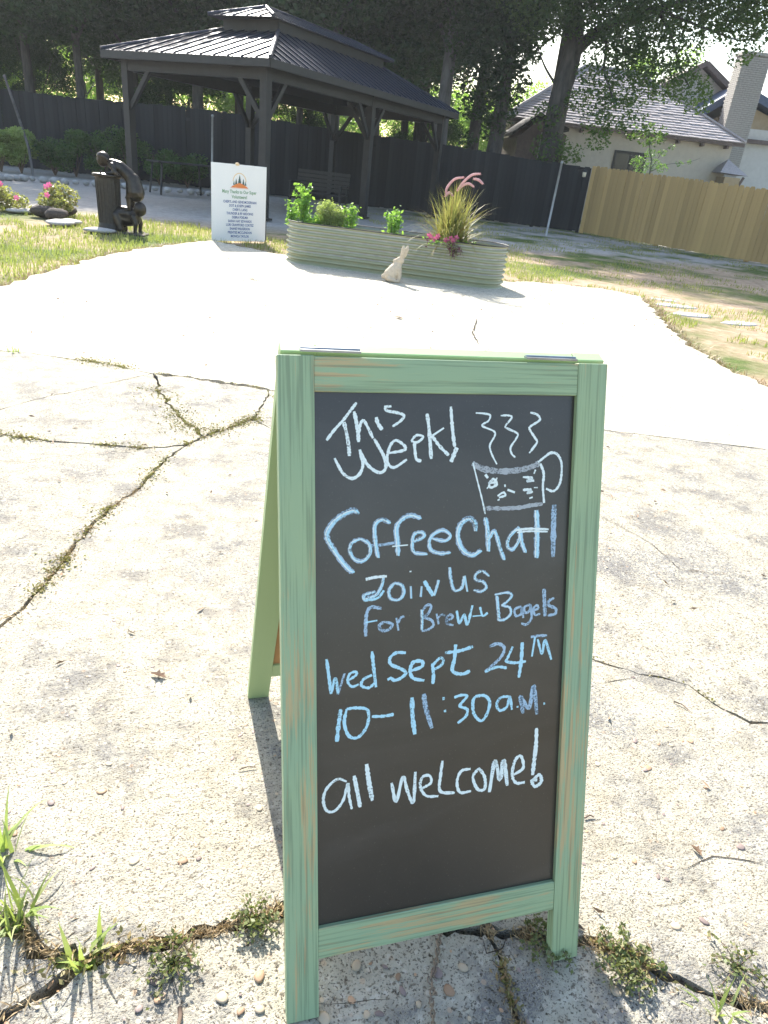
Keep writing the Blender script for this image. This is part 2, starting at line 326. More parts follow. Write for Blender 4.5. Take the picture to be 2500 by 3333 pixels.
# ---------------- concrete patio: slabs parted by cracks ----------------
def jag(pts,amp,step,seed):
    r=random.Random(seed); out=[]
    for a,b in zip(pts[:-1],pts[1:]):
        a=Vector(a[:2]);b=Vector(b[:2]);L=(b-a).length;k=max(1,min(60,int(L/step)));nrm=Vector((-(b-a).y,(b-a).x)).normalized()
        for i in range(k): out.append(a.lerp(b,i/k)+(nrm*r.uniform(-amp,amp) if i else Vector((0,0))))
    out.append(Vector(pts[-1][:2])); return out
LN={}
LN['A1']=(jag([(-6,6.2)]+[(-1.469,4.016,0),(-1.152,3.9,-0),(-1.001,3.889,0),(-0.758,3.764,-0),(-0.536,3.679,0),(-0.286,3.512,0)],.012,.06,1),.022)
LN['A2']=(jag([(-0.286,3.512,0),(-0.031,3.424,0),(0.221,3.309,0),(0.352,3.24,0)],.012,.03,2),.055)
LN['A3']=(jag([(0.352,3.24,0),(1.177,3.065,0),(2.169,2.623,0),(2.591,2.481,0),(3.029,2.325,0),(3.354,2.185,0)],.008,.08,3),.020)
LN['D']=(jag([(-6,4.6)]+[(-1.117,2.751,0),(-0.949,2.851,0),(-0.834,2.993,0),(-0.582,3.228,0),(-0.286,3.512,0)],.008,.05,4),.010)
LN['W1']=(jag([(-0.286,3.512,0),(-0.242,3.137,0),(-0.128,2.744,0),(-0.038,2.497,0)],.015,.04,5),.016)
LN['Bu']=(jag([(-0.038,2.497,0),(0.04,2.587,0),(0.208,2.752,0)],.008,.03,6),.012)
LN['Bt']=(jag([(0.208,2.752,0),(0.266,2.932,0),(0.352,3.24,0)],.01,.03,7),.008)
LN['Bm']=(jag([(-0.038,2.497,0),(-0.121,2.4,0)],.006,.02,8),.016)
LN['Bl']=(jag([(-0.121,2.4,0),(-0.217,2.205,0),(-0.298,1.959,0),(-0.372,1.825,0),(-0.438,1.686,0),(-0.487,1.485,0),(-0.53,1.314,0),(-0.588,1.157,0),(-0.613,1.107,0),(-0.665,0.952,0),(-0.762,0.597,0)]+[(-3.2,-.1)],.007,.03,9),.013)
LN['C']=(jag([(-6,3.1)]+[(-1.081,2.604,0),(-0.888,2.533,0),(-0.638,2.441,0),(-0.411,2.397,0),(-0.296,2.369,0),(-0.121,2.4,0)],.006,.04,10),.009)
LN['H']=(jag([(0.208,2.752,0),(0.483,2.267,0),(0.695,1.532,0),(0.825,0.987,0),(0.988,0.751,0),(1.086,0.676,0),(1.146,0.654,0),(1.206,0.61,0),(1.236,0.513,0),(1.277,0.455,0),(1.326,0.444,0),(1.589,0.338,0)],.005,.03,11),.0095)
LN['E0']=(jag([(-3.2,-.1),(-1.6,.12)]+[(-0.528,0.298,0),(-0.449,0.256,0),(-0.401,0.224,0),(-0.36,0.184,0),(-0.323,0.158,0)],.006,.02,12),.030)
LN['E1']=(jag([(-0.323,0.158,0),(-0.274,0.163,0),(-0.202,0.171,0),(-0.135,0.17,0),(-0.048,0.177,0),(0.018,0.187,0),(0.167,0.134,0),(0.372,0.076,0)],.004,.015,13),.020)
LN['E2']=(jag([(0.372,0.076,0),(0.479,0.041,0),(0.559,0.016,0),(0.628,-0.039,0),(0.689,-0.087,0),(0.752,-0.126,0),(0.792,-0.146,0),(0.939,-0.234,0)],.005,.02,14),.016)
LN['Gl']=(jag([(-0.323,0.158,0),(-0.36,0.13,0),(-0.419,0.102,0)]+[(-1.1,-.4),(-2.2,-7.0)],.004,.02,15),.022)
LN['F']=(jag([(0.372,0.076,0),(0.376,0.033,0),(0.363,-0.033,0),(0.359,-0.088,0),(0.331,-0.186,0)],.004,.015,16),.006)
edgeL=jag([(-6,6.2),(-6,6.0)]+[(-4.5,5.0)][:0]+[],.0,.1,20) if 0 else None
OUT_L=jag([(-6,6.2),(-3.2,6.35),(-2.2,6.5)]+[(-1.54,5.914,0),(-1.404,6.351,0),(-1.23,7.033,0),(-0.892,8.082,0),(-0.579,8.769,0),(-0.148,9.479,0),(0.373,10.217,0),(1.051,9.377,0),(1.75,9.033,0),(2.976,8.777,0),(4.053,8.188,0),(4.488,8.311,0),(5.472,8.153,0),(5.758,7.638,0),(4.974,6.069,0),(4.447,4.959,0),(4.203,4.144,0),(4.153,3.566,0)]+[(4.6,2.9),(5.2,2.0)],.045,.09,21)
R_end=LN['A3'][0][-1]; H_end=LN['H'][0][-1]; E_end=LN['E2'][0][-1]; F_end=LN['F'][0][-1]; G_end=LN['Gl'][0][-1]; B_end=LN['Bl'][0][-1]
def seg(*pts): return (pts,0.)
# insert the joint's end on the outline: close the far slab at the right
POLY={
 'far':[('A1',1),('A2',1),('A3',1),('pts',[(5.2,2.0)]),('OUT',-1)],
 'S1':[('D',1),('A1',-1)],
 'S2':[('C',1),('Bm',-1),('W1',-1),('D',-1)],
 'S3':[('Bl',-1),('C',-1)],
 'S4':[('W1',1),('Bu',1),('Bt',1),('A2',-1)],
 'S5':[('H',1),('A3',-1),('Bt',-1)],
 'S6':[('E0',1),('E1',1),('E2',1),('pts',[(3.2,.2)]),('H',-1),('Bu',-1),('Bm',1),('Bl',1)],
 'S7':[('Gl',-1),('E0',-1)],
 'S8':[('pts',[(-2.2,-7.0),(F_end.x,-7.0)]),('F',-1),('E1',-1),('Gl',1)],
 'S9':[('pts',[(F_end.x,-7.0),(E_end.x+.5,-7.0)]),('pts',[tuple(E_end)]),('E2',-1),('F',1)],
}
patio=bpy.data.objects.new('patio',None); COL.objects.link(patio); tag(patio,'cracked pale concrete patio with exposed pebbles',None,None,'structure')
patio_poly=[]
def slab(key,spec,dz):
    pts=[];ws=[]
    for nm,a in spec:
        if nm=='pts': P=[Vector(p) for p in a]; wd=0.
        elif nm=='OUT': P=list(reversed(OUT_L)) ; wd=0.
        else: P,wd=LN[nm]; P=P if a>0 else list(reversed(P))
        for p in P:
            if pts and (Vector(p)-pts[-1]).length<.004: ws[-1]=max(ws[-1],wd); continue
            pts.append(Vector(p)); ws.append(wd)
    if (pts[0]-pts[-1]).length<.004: pts.pop(); ws.pop()
    area=sum(pts[i].x*pts[(i+1)%len(pts)].y-pts[(i+1)%len(pts)].x*pts[i].y for i in range(len(pts)))
    if area<0: pts.reverse(); ws.reverse()
    r=random.Random(key); q=[]; k=len(pts)
    for i,p in enumerate(pts):
        d=(pts[(i+1)%k]-pts[i-1]);d=d.normalized() if d.length>1e-6 else Vector((1,0)); nrm=Vector((-d.y,d.x)); q.append(p+nrm*ws[i]*.5*r.uniform(.3,1.7))
    tv,_,tf,_,_,_=delaunay_2d_cdt(q,[],[list(range(k))],1,1e-6)
    vs=[(p.x,p.y,dz) for p in tv]; n0=len(vs); vs+=[(p.x,p.y,dz) for p in q]+[(p.x,p.y,-.06) for p in q]
    fs=[tuple(t) for t in tf]+[(n0+k+i,n0+k+(i+1)%k,n0+(i+1)%k,n0+i) for i in range(k)]
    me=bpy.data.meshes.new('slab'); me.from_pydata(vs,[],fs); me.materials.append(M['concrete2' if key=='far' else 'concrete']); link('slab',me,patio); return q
DZ={'far':-.004,'S1':0,'S2':.002,'S3':-.001,'S4':.004,'S5':-.002,'S6':0,'S7':-.005,'S8':-.002,'S9':-.003}
for k_,sp in POLY.items():
    q=slab(k_,sp,DZ[k_])
    if k_=='far': patio_poly=[(p.x,p.y) for p in q]
# pebbles set in the concrete
def pebmesh(seed):
    r=random.Random(seed); b=MB(); ph=r.uniform(0,6)
    b.ball((0,0,0),(1,r.uniform(.5,.85),.16),9,5); me=b.mesh('pebble',M[('pebA','pebB','pebC')[seed%3]],True)
    for v in me.vertices: v.co*=1+.12*math.sin(3*v.co.x+ph)*math.cos(2*v.co.y+ph)
    return me
PM=[pebmesh(i) for i in range(9)]
bigp=[(-0.466,0.445,0),(-0.403,0.494,0),(-0.384,0.543,0),(-0.31,0.506,0),(-0.267,0.458,0),(-0.302,0.579,0),(-0.459,0.433,0),(-0.311,0.331,0),(-0.239,0.332,0),(-0.152,0.315,0),(-0.123,0.315,0),(-0,0.41,0),(0.143,0.28,0),(0.149,0.096,0),(0.126,0.065,0),(-0.034,0.08,0),(-0.2,0.107,0),(-0.095,0.06,0),(-0.193,0.077,0),(-0.22,0.07,0),(-0.039,0.031,0),(-0.068,0.034,0),(0.677,0.574,0),(0.673,0.643,0),(0.901,0.362,0),(0.922,0.447,0),(0.547,-0.064,0),(0.369,0.102,0),(0.257,0.026,0),(0.303,0.025,0),(0.19,0.033,0),(0.191,0.01,0),(0.211,-0.015,0),(0.267,-0.005,0),(0.894,0.36,0),(1.006,0.418,0),(1.065,0.423,0),(0.766,0.1,0),(0.816,-0.057,0),(0.724,0.149,0),(0.784,0.01,0),(0.724,0.013,0),(-0.287,0.881,0),(-0.22,0.889,0),(0.785,0.395,0),(0.966,0.182,0),(0.974,0.135,0),(0.058,-0.003,0),(0.106,0.014,0),(0.145,-0.015,0)]
r=random.Random(3)
for i,p in enumerate(bigp): link('pebble',PM[i%9],patio,(p[0],p[1],.0005),(0,0,r.uniform(0,6)),tuple([r.uniform(.006,.0115)]*3))
for i in range(190):
    x=r.uniform(-.75,1.15);y=r.uniform(-.35,1.4); link('pebble',PM[r.randrange(9)],patio,(x,y,.0),(0,0,r.uniform(0,6)),tuple([r.uniform(.003,.008)]*3))
# the countless small ones joined
nP=2600; base_v=np.array([(1,0,0),(.3,.75,0),(-.7,.6,0),(-1,-.1,0),(-.3,-.8,0),(.7,-.6,0),(0,0,.22)]); base_f=[(0,1,6),(1,2,6),(2,3,6),(3,4,6),(4,5,6),(5,0,6)]
px=rng.uniform(-1.7,2.6,nP); py=rng.uniform(-.5,4.2,nP)**1.0; sz=rng.uniform(.0015,.0048,nP); an=rng.uniform(0,6.28,nP)
ca,sa=np.cos(an),np.sin(an); bv=base_v[None]*sz[:,None,None]; VX=bv[...,0]*ca[:,None]-bv[...,1]*sa[:,None]+px[:,None]; VY=bv[...,0]*sa[:,None]+bv[...,1]*ca[:,None]+py[:,None]; VZ=bv[...,2]+.0008
Vp=np.stack([VX,VY,VZ],-1).reshape(-1,3); Fp=(np.array(base_f)[None]+np.arange(nP)[:,None,None]*7).reshape(-1,3)
mi=np.repeat(rng.integers(0,3,nP),6); tag(link('small_pebbles',fastmesh('small_pebbles',Vp,Fp,[M['pebA'],M['pebB'],M['pebC']],True,mi),patio),None,None,None,'stuff')

# hairline cracks: thin grooves filled with dirt, as narrow strips along the slab faces
def hair(pts,wd,seed):
    P=jag(pts,.006,.03,seed); b=MB(); L=[];r=random.Random(seed)
    for i,p in enumerate(P):
        d=(P[min(i+1,len(P)-1)]-P[max(i-1,0)]).normalized(); nn=Vector((-d.y,d.x))*wd*.5*r.uniform(.2,1.3)*(0.1 if i in(0,len(P)-1) else 1); L.append((p+nn,p-nn))
    vs=[(q.x,q.y,.0014 if P[0].y<2.1 else .0048) for a in L for q in a]; b.add(vs,[(2*i,2*i+1,2*i+3,2*i+2) for i in range(len(L)-1)]); b.build('hairline_crack',M['soil'],patio)
for i,(pts,wd) in enumerate([([(-0.827,2.219,0),(-0.73,2.231,0),(-0.583,2.286,0),(-0.295,2.348,0)],.004),([(-0.039,2.468,0),(0.123,2.41,0),(0.288,2.381,0)],.003),([(0.157,2.327,0),(0.271,2.245,0)],.003),([(1.527,1.607,0),(1.601,1.387,0),(1.599,1.182,0),(1.909,1.087,0)],.003),([(0.916,0.652,0),(1,0.659,0),(1.083,0.673,0)],.003),([(0.356,0.07,0),(0.352,0.038,0),(0.383,0.04,0),(0.402,0.061,0)],.003),([(0.788,0.116,0),(0.898,0.127,0),(1.001,0.086,0)],.002),([(0.702,0.054,0),(0.763,0.052,0),(0.803,0.063,0)],.001),([(2.041,2.367,0),(2.465,2.234,0),(2.8,2.072,0)],.003),([(-0.066,0.148,0),(-0.048,0.14,0)],.002),([(0.173,0,0),(-0.003,0.03,0),(-0.054,0.028,0)],.0012),([(2.554,5.541,0),(2.268,4.939,0),(2.166,4.529,0)],.012),([(0.547,7.1,0),(0.633,6.989,0),(0.673,6.92,0)],.02),([(1.67,5.462,0),(1.773,5.371,0)],.02),([(1.33,5.656,0),(1.551,5.67,0)],.012),([(0.69,4.967,0),(0.924,4.821,0)],.01)]): hair(pts,wd,200+i)

# ---------------- the A-frame chalkboard ----------------
th,roll=(0.33564,0.00404)
W,L_=.508,1.018
cr,sr=math.cos(roll),math.sin(roll)
ux=Vector((cr,0,sr)); vz=Vector((-sr*math.cos(th),math.sin(th),cr*math.cos(th))); yy=-(ux.cross(vz))
sgn=thing('sandwich_board','green wooden A-frame chalkboard with handwritten coffee chat notice standing on the patio','sandwich board')
fp=thing('front_panel',None,None); fp.parent=sgn; fp.matrix_local=Matrix((ux,yy,vz)).transposed().to_4x4()
def lb(x0,x1,y0,y1,z0,z1,bev=.0012):
    b=MB(); b.box(((x0+x1)/2,(y0+y1)/2,(z0+z1)/2),(x1-x0,y1-y0,z1-z0),None,bev); return b
def lput(b,name,mat,par,smooth=False):
    o=bpy.data.objects.new(name,b.mesh(name,mat,smooth)); COL.objects.link(o); o.parent=par; return o
s_=.05
for x0,x1 in((0,s_),(W-s_,W)): lput(lb(x0,x1,0,.019,0 if x0<.1 else 0,L_),'stile',M['stile'],fp)
lput(lb(s_+.0005,W-s_-.0005,.001,.019,.9688,L_-.001),'top_rail',M['rail'],fp)
lput(lb(s_+.0005,W-s_-.0005,.001,.019,.1002,.1527),'bottom_rail',M['rail'],fp)
lput(lb(s_-.006,W-s_+.006,.008,.014,.1470,.9740,.0005),'chalkboard',M['slate'],fp)
strokes=[('white',0.0033,[(0.0682,0.9020),(0.0788,0.9158),(0.0925,0.9306),(0.1017,0.9424),(0.1115,0.9549)]),
('white',0.0043,[(0.0931,0.9276),(0.0971,0.9114),(0.1001,0.8935),(0.1011,0.8797)]),
('white',0.0043,[(0.1078,0.9425),(0.1103,0.9321),(0.1134,0.9143),(0.1146,0.8994)]),
('white',0.0034,[(0.1146,0.9098),(0.1171,0.9247),(0.1217,0.9298),(0.1279,0.9203),(0.1358,0.9047)]),
('white',0.0044,[(0.1403,0.9347),(0.1426,0.9263),(0.1492,0.9167)]),
('white',0.0032,[(0.1628,0.9503),(0.1534,0.9488),(0.1566,0.9437),(0.1702,0.9414),(0.1817,0.9373),(0.1767,0.9294),(0.1647,0.9215)]),
('white',0.0037,[(0.0796,0.8769),(0.0848,0.8667),(0.0924,0.8546),(0.1048,0.8477),(0.1157,0.8536),(0.1209,0.8662),(0.1187,0.8783),(0.1162,0.8889)]),
('white',0.0038,[(0.1162,0.8883),(0.1266,0.8685),(0.1392,0.8577),(0.1487,0.8557),(0.1550,0.8627),(0.1524,0.8779),(0.1443,0.8926),(0.1374,0.9041)]),
('white',0.0035,[(0.1596,0.8834),(0.1804,0.8868),(0.1842,0.8923),(0.1712,0.9015),(0.1627,0.8961),(0.1574,0.8809),(0.1582,0.8687),(0.1678,0.8625),(0.1870,0.8739)]),
('white',0.0029,[(0.1931,0.9005),(0.2011,0.9088),(0.2116,0.9066),(0.2029,0.8989),(0.1931,0.9005)]),
('white',0.0039,[(0.1980,0.8996),(0.1992,0.8867),(0.2016,0.8743),(0.2092,0.8711)]),
('white',0.0046,[(0.2169,0.9402),(0.2205,0.9173),(0.2246,0.8741)]),
('white',0.0033,[(0.2436,0.9195),(0.2256,0.9081)]),
('white',0.0040,[(0.2250,0.9081),(0.2375,0.8926),(0.2521,0.8791)]),
('white',0.0044,[(0.2538,0.9506),(0.2560,0.9266),(0.2589,0.9049),(0.2612,0.8918)]),
('white',0.0054,[(0.2646,0.8908),(0.2601,0.8799),(0.2557,0.8693)]),
('white',0.0024,[(0.2934,0.9416),(0.3070,0.9408),(0.3167,0.9383),(0.3142,0.9299),(0.3041,0.9230),(0.3233,0.9148),(0.3253,0.9078),(0.3178,0.8936),(0.3210,0.8809),(0.3302,0.8648)]),
('white',0.0025,[(0.3340,0.9378),(0.3469,0.9382),(0.3523,0.9348),(0.3422,0.9221),(0.3476,0.9180),(0.3630,0.9109),(0.3605,0.9030),(0.3522,0.8902),(0.3543,0.8806),(0.3605,0.8750)]),
('white',0.0029,[(0.3831,0.9429),(0.3946,0.9398),(0.3996,0.9318),(0.3846,0.9221),(0.3831,0.9173),(0.3926,0.9045),(0.3964,0.8980),(0.3896,0.8883),(0.3838,0.8813)]),
('grey',0.0072,[(0.2903,0.8670),(0.3061,0.8588),(0.3358,0.8541),(0.3677,0.8556),(0.3926,0.8614),(0.4032,0.8671)]),
('white',0.0021,[(0.2910,0.8676),(0.2997,0.8381),(0.3074,0.8122),(0.3134,0.7893)]),
('white',0.0033,[(0.4033,0.8654),(0.4099,0.8490),(0.4093,0.8292),(0.4126,0.8033)]),
('grey',0.0051,[(0.3113,0.7985),(0.3378,0.7970),(0.3699,0.7973),(0.3879,0.8000),(0.4105,0.8020)]),
('white',0.0033,[(0.3996,0.8671),(0.4119,0.8761),(0.4208,0.8813),(0.4319,0.8789),(0.4400,0.8650),(0.4404,0.8418),(0.4362,0.8286),(0.4273,0.8215),(0.4149,0.8258)]),
('white',0.0049,[(0.3115,0.8497),(0.3162,0.8442)]),
('white',0.0032,[(0.3172,0.8361),(0.3257,0.8424),(0.3312,0.8342),(0.3209,0.8296),(0.3189,0.8361),(0.3280,0.8375)]),
('white',0.0021,[(0.3312,0.8446),(0.3261,0.8311)]),
('white',0.0021,[(0.3150,0.8281),(0.3177,0.8313)]),
('white',0.0032,[(0.3745,0.8447),(0.3905,0.8428),(0.3820,0.8384),(0.3943,0.8388)]),
('white',0.0029,[(0.3957,0.8558),(0.3931,0.8493)]),
('white',0.0035,[(0.3446,0.8339),(0.3451,0.8300)]),
('white',0.0032,[(0.3492,0.8257),(0.3618,0.8212)]),
('white',0.0028,[(0.3329,0.8164),(0.3422,0.8216),(0.3459,0.8170),(0.3354,0.8140)]),
('white',0.0033,[(0.3753,0.8247),(0.3887,0.8248),(0.3835,0.8199),(0.3925,0.8217)]),
('white',0.0022,[(0.3940,0.8279),(0.4006,0.8278)]),
('white',0.0025,[(0.3867,0.8113),(0.3925,0.8131)]),
('white',0.0025,[(0.3331,0.8098),(0.3366,0.8111)]),
('pale',0.0068,[(0.1142,0.7972),(0.1079,0.8014),(0.0955,0.7978),(0.0800,0.7877),(0.0691,0.7728),(0.0691,0.7605),(0.0783,0.7446),(0.0891,0.7285),(0.1017,0.7137),(0.1074,0.7111)]),
('blue',0.0028,[(0.1157,0.7965),(0.1095,0.8007),(0.0970,0.7971),(0.0814,0.7869),(0.0706,0.7720),(0.0705,0.7597),(0.0798,0.7438),(0.0907,0.7277),(0.1032,0.7129),(0.1089,0.7104)]),
('white',0.0015,[(0.1125,0.7973),(0.1062,0.8015),(0.0938,0.7979),(0.0783,0.7877),(0.0674,0.7728),(0.0674,0.7606),(0.0766,0.7447),(0.0874,0.7286),(0.1000,0.7138),(0.1057,0.7113)]),
('pale',0.0048,[(0.1175,0.7599),(0.1048,0.7542),(0.1017,0.7419),(0.1096,0.7290),(0.1223,0.7267),(0.1319,0.7373),(0.1302,0.7515),(0.1175,0.7599)]),
('blue',0.0020,[(0.1185,0.7594),(0.1059,0.7537),(0.1027,0.7414),(0.1106,0.7284),(0.1234,0.7262),(0.1329,0.7367),(0.1312,0.7510),(0.1185,0.7594)]),
('white',0.0011,[(0.1163,0.7599),(0.1037,0.7543),(0.1005,0.7420),(0.1084,0.7290),(0.1211,0.7268),(0.1307,0.7373),(0.1290,0.7515),(0.1163,0.7599)]),
('pale',0.0054,[(0.1621,0.7815),(0.1492,0.7867),(0.1396,0.7792),(0.1391,0.7636),(0.1414,0.7447),(0.1447,0.7303)]),
('blue',0.0023,[(0.1633,0.7809),(0.1504,0.7861),(0.1408,0.7787),(0.1403,0.7630),(0.1426,0.7441),(0.1459,0.7297)]),
('white',0.0012,[(0.1607,0.7816),(0.1478,0.7867),(0.1383,0.7793),(0.1377,0.7637),(0.1401,0.7447),(0.1434,0.7303)]),
('pale',0.0039,[(0.1286,0.7478),(0.1495,0.7490),(0.1689,0.7513)]),
('pale',0.0062,[(0.2095,0.7867),(0.1930,0.7914),(0.1783,0.7841),(0.1719,0.7717),(0.1738,0.7526),(0.1750,0.7319)]),
('blue',0.0026,[(0.2109,0.7861),(0.1943,0.7908),(0.1797,0.7834),(0.1733,0.7710),(0.1751,0.7520),(0.1763,0.7312)]),
('white',0.0014,[(0.2079,0.7868),(0.1914,0.7915),(0.1768,0.7841),(0.1704,0.7718),(0.1722,0.7527),(0.1734,0.7320)]),
('white',0.0026,[(0.1657,0.7460),(0.1902,0.7471)]),
('pale',0.0046,[(0.1984,0.7515),(0.2150,0.7588),(0.2115,0.7653),(0.1999,0.7626),(0.1968,0.7484),(0.2003,0.7354),(0.2204,0.7318)]),
('blue',0.0019,[(0.1995,0.7510),(0.2160,0.7583),(0.2125,0.7648),(0.2010,0.7621),(0.1979,0.7479),(0.2014,0.7349),(0.2215,0.7313)]),
('white',0.0010,[(0.1973,0.7516),(0.2138,0.7588),(0.2104,0.7654),(0.1988,0.7627),(0.1957,0.7484),(0.1992,0.7355),(0.2192,0.7319)]),
('pale',0.0047,[(0.2284,0.7550),(0.2488,0.7508),(0.2571,0.7586),(0.2451,0.7671),(0.2300,0.7613),(0.2235,0.7504),(0.2271,0.7373),(0.2424,0.7317),(0.2577,0.7325)]),
('blue',0.0020,[(0.2295,0.7545),(0.2499,0.7503),(0.2582,0.7581),(0.2461,0.7666),(0.2310,0.7608),(0.2245,0.7499),(0.2281,0.7368),(0.2434,0.7312),(0.2588,0.7320)]),
('white',0.0010,[(0.2272,0.7550),(0.2476,0.7509),(0.2559,0.7586),(0.2439,0.7672),(0.2288,0.7614),(0.2223,0.7504),(0.2259,0.7374),(0.2412,0.7317),(0.2565,0.7326)]),
('pale',0.0069,[(0.2984,0.7633),(0.2963,0.7765),(0.2874,0.7833),(0.2755,0.7772),(0.2697,0.7645),(0.2711,0.7482),(0.2801,0.7331),(0.2942,0.7264),(0.3080,0.7333)]),
('blue',0.0029,[(0.3000,0.7626),(0.2979,0.7758),(0.2890,0.7826),(0.2771,0.7765),(0.2712,0.7638),(0.2726,0.7475),(0.2817,0.7323),(0.2958,0.7257),(0.3096,0.7326)]),
('white',0.0015,[(0.2967,0.7634),(0.2946,0.7765),(0.2857,0.7833),(0.2738,0.7773),(0.2680,0.7646),(0.2694,0.7483),(0.2784,0.7332),(0.2925,0.7265),(0.3063,0.7334)]),
('pale',0.0063,[(0.3135,0.7840),(0.3176,0.7658),(0.3205,0.7311)]),
('blue',0.0027,[(0.3149,0.7833),(0.3190,0.7652),(0.3219,0.7304)]),
('white',0.0014,[(0.3120,0.7840),(0.3160,0.7659),(0.3189,0.7312)]),
('pale',0.0053,[(0.3199,0.7493),(0.3283,0.7621),(0.3339,0.7536),(0.3399,0.7351),(0.3477,0.7164)]),
('blue',0.0022,[(0.3211,0.7487),(0.3295,0.7616),(0.3351,0.7531),(0.3411,0.7346),(0.3489,0.7158)]),
('white',0.0012,[(0.3186,0.7493),(0.3270,0.7622),(0.3326,0.7537),(0.3385,0.7352),(0.3464,0.7164)]),
('pale',0.0051,[(0.3711,0.7670),(0.3554,0.7527),(0.3523,0.7378),(0.3616,0.7324),(0.3719,0.7470),(0.3730,0.7653)]),
('blue',0.0021,[(0.3722,0.7665),(0.3565,0.7522),(0.3535,0.7373),(0.3627,0.7319),(0.3730,0.7465),(0.3741,0.7648)]),
('white',0.0011,[(0.3698,0.7671),(0.3541,0.7528),(0.3511,0.7379),(0.3603,0.7325),(0.3706,0.7470),(0.3717,0.7653)]),
('pale',0.0055,[(0.3730,0.7643),(0.3764,0.7434),(0.3836,0.7263)]),
('blue',0.0023,[(0.3742,0.7637),(0.3776,0.7429),(0.3849,0.7257)]),
('white',0.0012,[(0.3717,0.7643),(0.3750,0.7435),(0.3822,0.7263)]),
('pale',0.0077,[(0.3999,0.7926),(0.4023,0.7624),(0.4032,0.7168)]),
('blue',0.0033,[(0.4016,0.7918),(0.4040,0.7617),(0.4049,0.7160)]),
('white',0.0017,[(0.3980,0.7926),(0.4004,0.7625),(0.4012,0.7169)]),
('white',0.0029,[(0.3641,0.7620),(0.3894,0.7636),(0.4227,0.7613)]),
('white',0.0022,[(0.3678,0.7585),(0.3896,0.7596),(0.4210,0.7576)]),
('pale',0.0075,[(0.4305,0.8000),(0.4308,0.7714),(0.4323,0.7163)]),
('white',0.0036,[(0.1256,0.6987),(0.1401,0.7010),(0.1579,0.7015)]),
('pale',0.0042,[(0.1530,0.7011),(0.1499,0.6869),(0.1418,0.6746),(0.1305,0.6705),(0.1231,0.6688),(0.1241,0.6752),(0.1402,0.6795)]),
('blue',0.0018,[(0.1540,0.7007),(0.1508,0.6864),(0.1428,0.6741),(0.1315,0.6701),(0.1241,0.6683),(0.1250,0.6747),(0.1411,0.6790)]),
('white',0.0009,[(0.1520,0.7012),(0.1488,0.6870),(0.1408,0.6747),(0.1295,0.6706),(0.1221,0.6689),(0.1230,0.6752),(0.1391,0.6796)]),
('blue',0.0029,[(0.1225,0.6660),(0.1435,0.6690),(0.1538,0.6802)]),
('pale',0.0043,[(0.1695,0.6905),(0.1614,0.6797),(0.1648,0.6666),(0.1780,0.6650),(0.1845,0.6750),(0.1811,0.6865),(0.1695,0.6905)]),
('blue',0.0018,[(0.1704,0.6900),(0.1623,0.6792),(0.1657,0.6661),(0.1789,0.6645),(0.1855,0.6745),(0.1820,0.6861),(0.1704,0.6900)]),
('white',0.0009,[(0.1684,0.6906),(0.1603,0.6798),(0.1637,0.6666),(0.1769,0.6651),(0.1834,0.6750),(0.1800,0.6866),(0.1684,0.6906)]),
('pale',0.0037,[(0.1954,0.6840),(0.1963,0.6650)]),
('blue',0.0015,[(0.1962,0.6836),(0.1971,0.6646)]),
('white',0.0008,[(0.1945,0.6841),(0.1954,0.6651)]),
('white',0.0020,[(0.1931,0.7065),(0.1964,0.7066)]),
('pale',0.0037,[(0.2114,0.6666),(0.2128,0.6829)]),
('blue',0.0016,[(0.2122,0.6662),(0.2136,0.6825)]),
('white',0.0008,[(0.2105,0.6667),(0.2119,0.6829)]),
('blue',0.0051,[(0.2167,0.6908),(0.2237,0.6789),(0.2317,0.6669)]),
('pale',0.0038,[(0.2328,0.6668),(0.2382,0.6845),(0.2398,0.6910)]),
('blue',0.0016,[(0.2336,0.6664),(0.2391,0.6841),(0.2406,0.6906)]),
('white',0.0008,[(0.2318,0.6669),(0.2373,0.6846),(0.2389,0.6911)]),
('pale',0.0042,[(0.2572,0.7097),(0.2597,0.6898),(0.2660,0.6728),(0.2781,0.6770),(0.2811,0.6944)]),
('blue',0.0018,[(0.2581,0.7092),(0.2606,0.6893),(0.2669,0.6724),(0.2790,0.6766),(0.2820,0.6940)]),
('white',0.0009,[(0.2562,0.7097),(0.2587,0.6899),(0.2649,0.6729),(0.2770,0.6771),(0.2801,0.6945)]),
('pale',0.0039,[(0.2821,0.6950),(0.2870,0.6698)]),
('blue',0.0016,[(0.2830,0.6946),(0.2878,0.6694)]),
('white',0.0008,[(0.2812,0.6951),(0.2860,0.6698)]),
('pale',0.0039,[(0.3227,0.6920),(0.3108,0.7007),(0.3003,0.6956),(0.3006,0.6873),(0.3131,0.6832),(0.3187,0.6744),(0.3100,0.6683),(0.2975,0.6714)]),
('blue',0.0016,[(0.3236,0.6915),(0.3116,0.7003),(0.3012,0.6952),(0.3014,0.6869),(0.3139,0.6827),(0.3195,0.6740),(0.3108,0.6678),(0.2984,0.6710)]),
('white',0.0009,[(0.3218,0.6920),(0.3098,0.7007),(0.2994,0.6957),(0.2996,0.6873),(0.3121,0.6832),(0.3177,0.6745),(0.3090,0.6683),(0.2965,0.6715)]),
('pale',0.0042,[(0.1501,0.6530),(0.1338,0.6558),(0.1274,0.6466),(0.1259,0.6273),(0.1259,0.6117)]),
('blue',0.0026,[(0.1258,0.6332),(0.1437,0.6350)]),
('pale',0.0036,[(0.1552,0.6321),(0.1470,0.6272),(0.1504,0.6188),(0.1619,0.6195),(0.1668,0.6273),(0.1552,0.6321)]),
('pale',0.0033,[(0.1733,0.6366),(0.1769,0.6166)]),
('pale',0.0030,[(0.1761,0.6282),(0.1800,0.6361),(0.1860,0.6382)]),
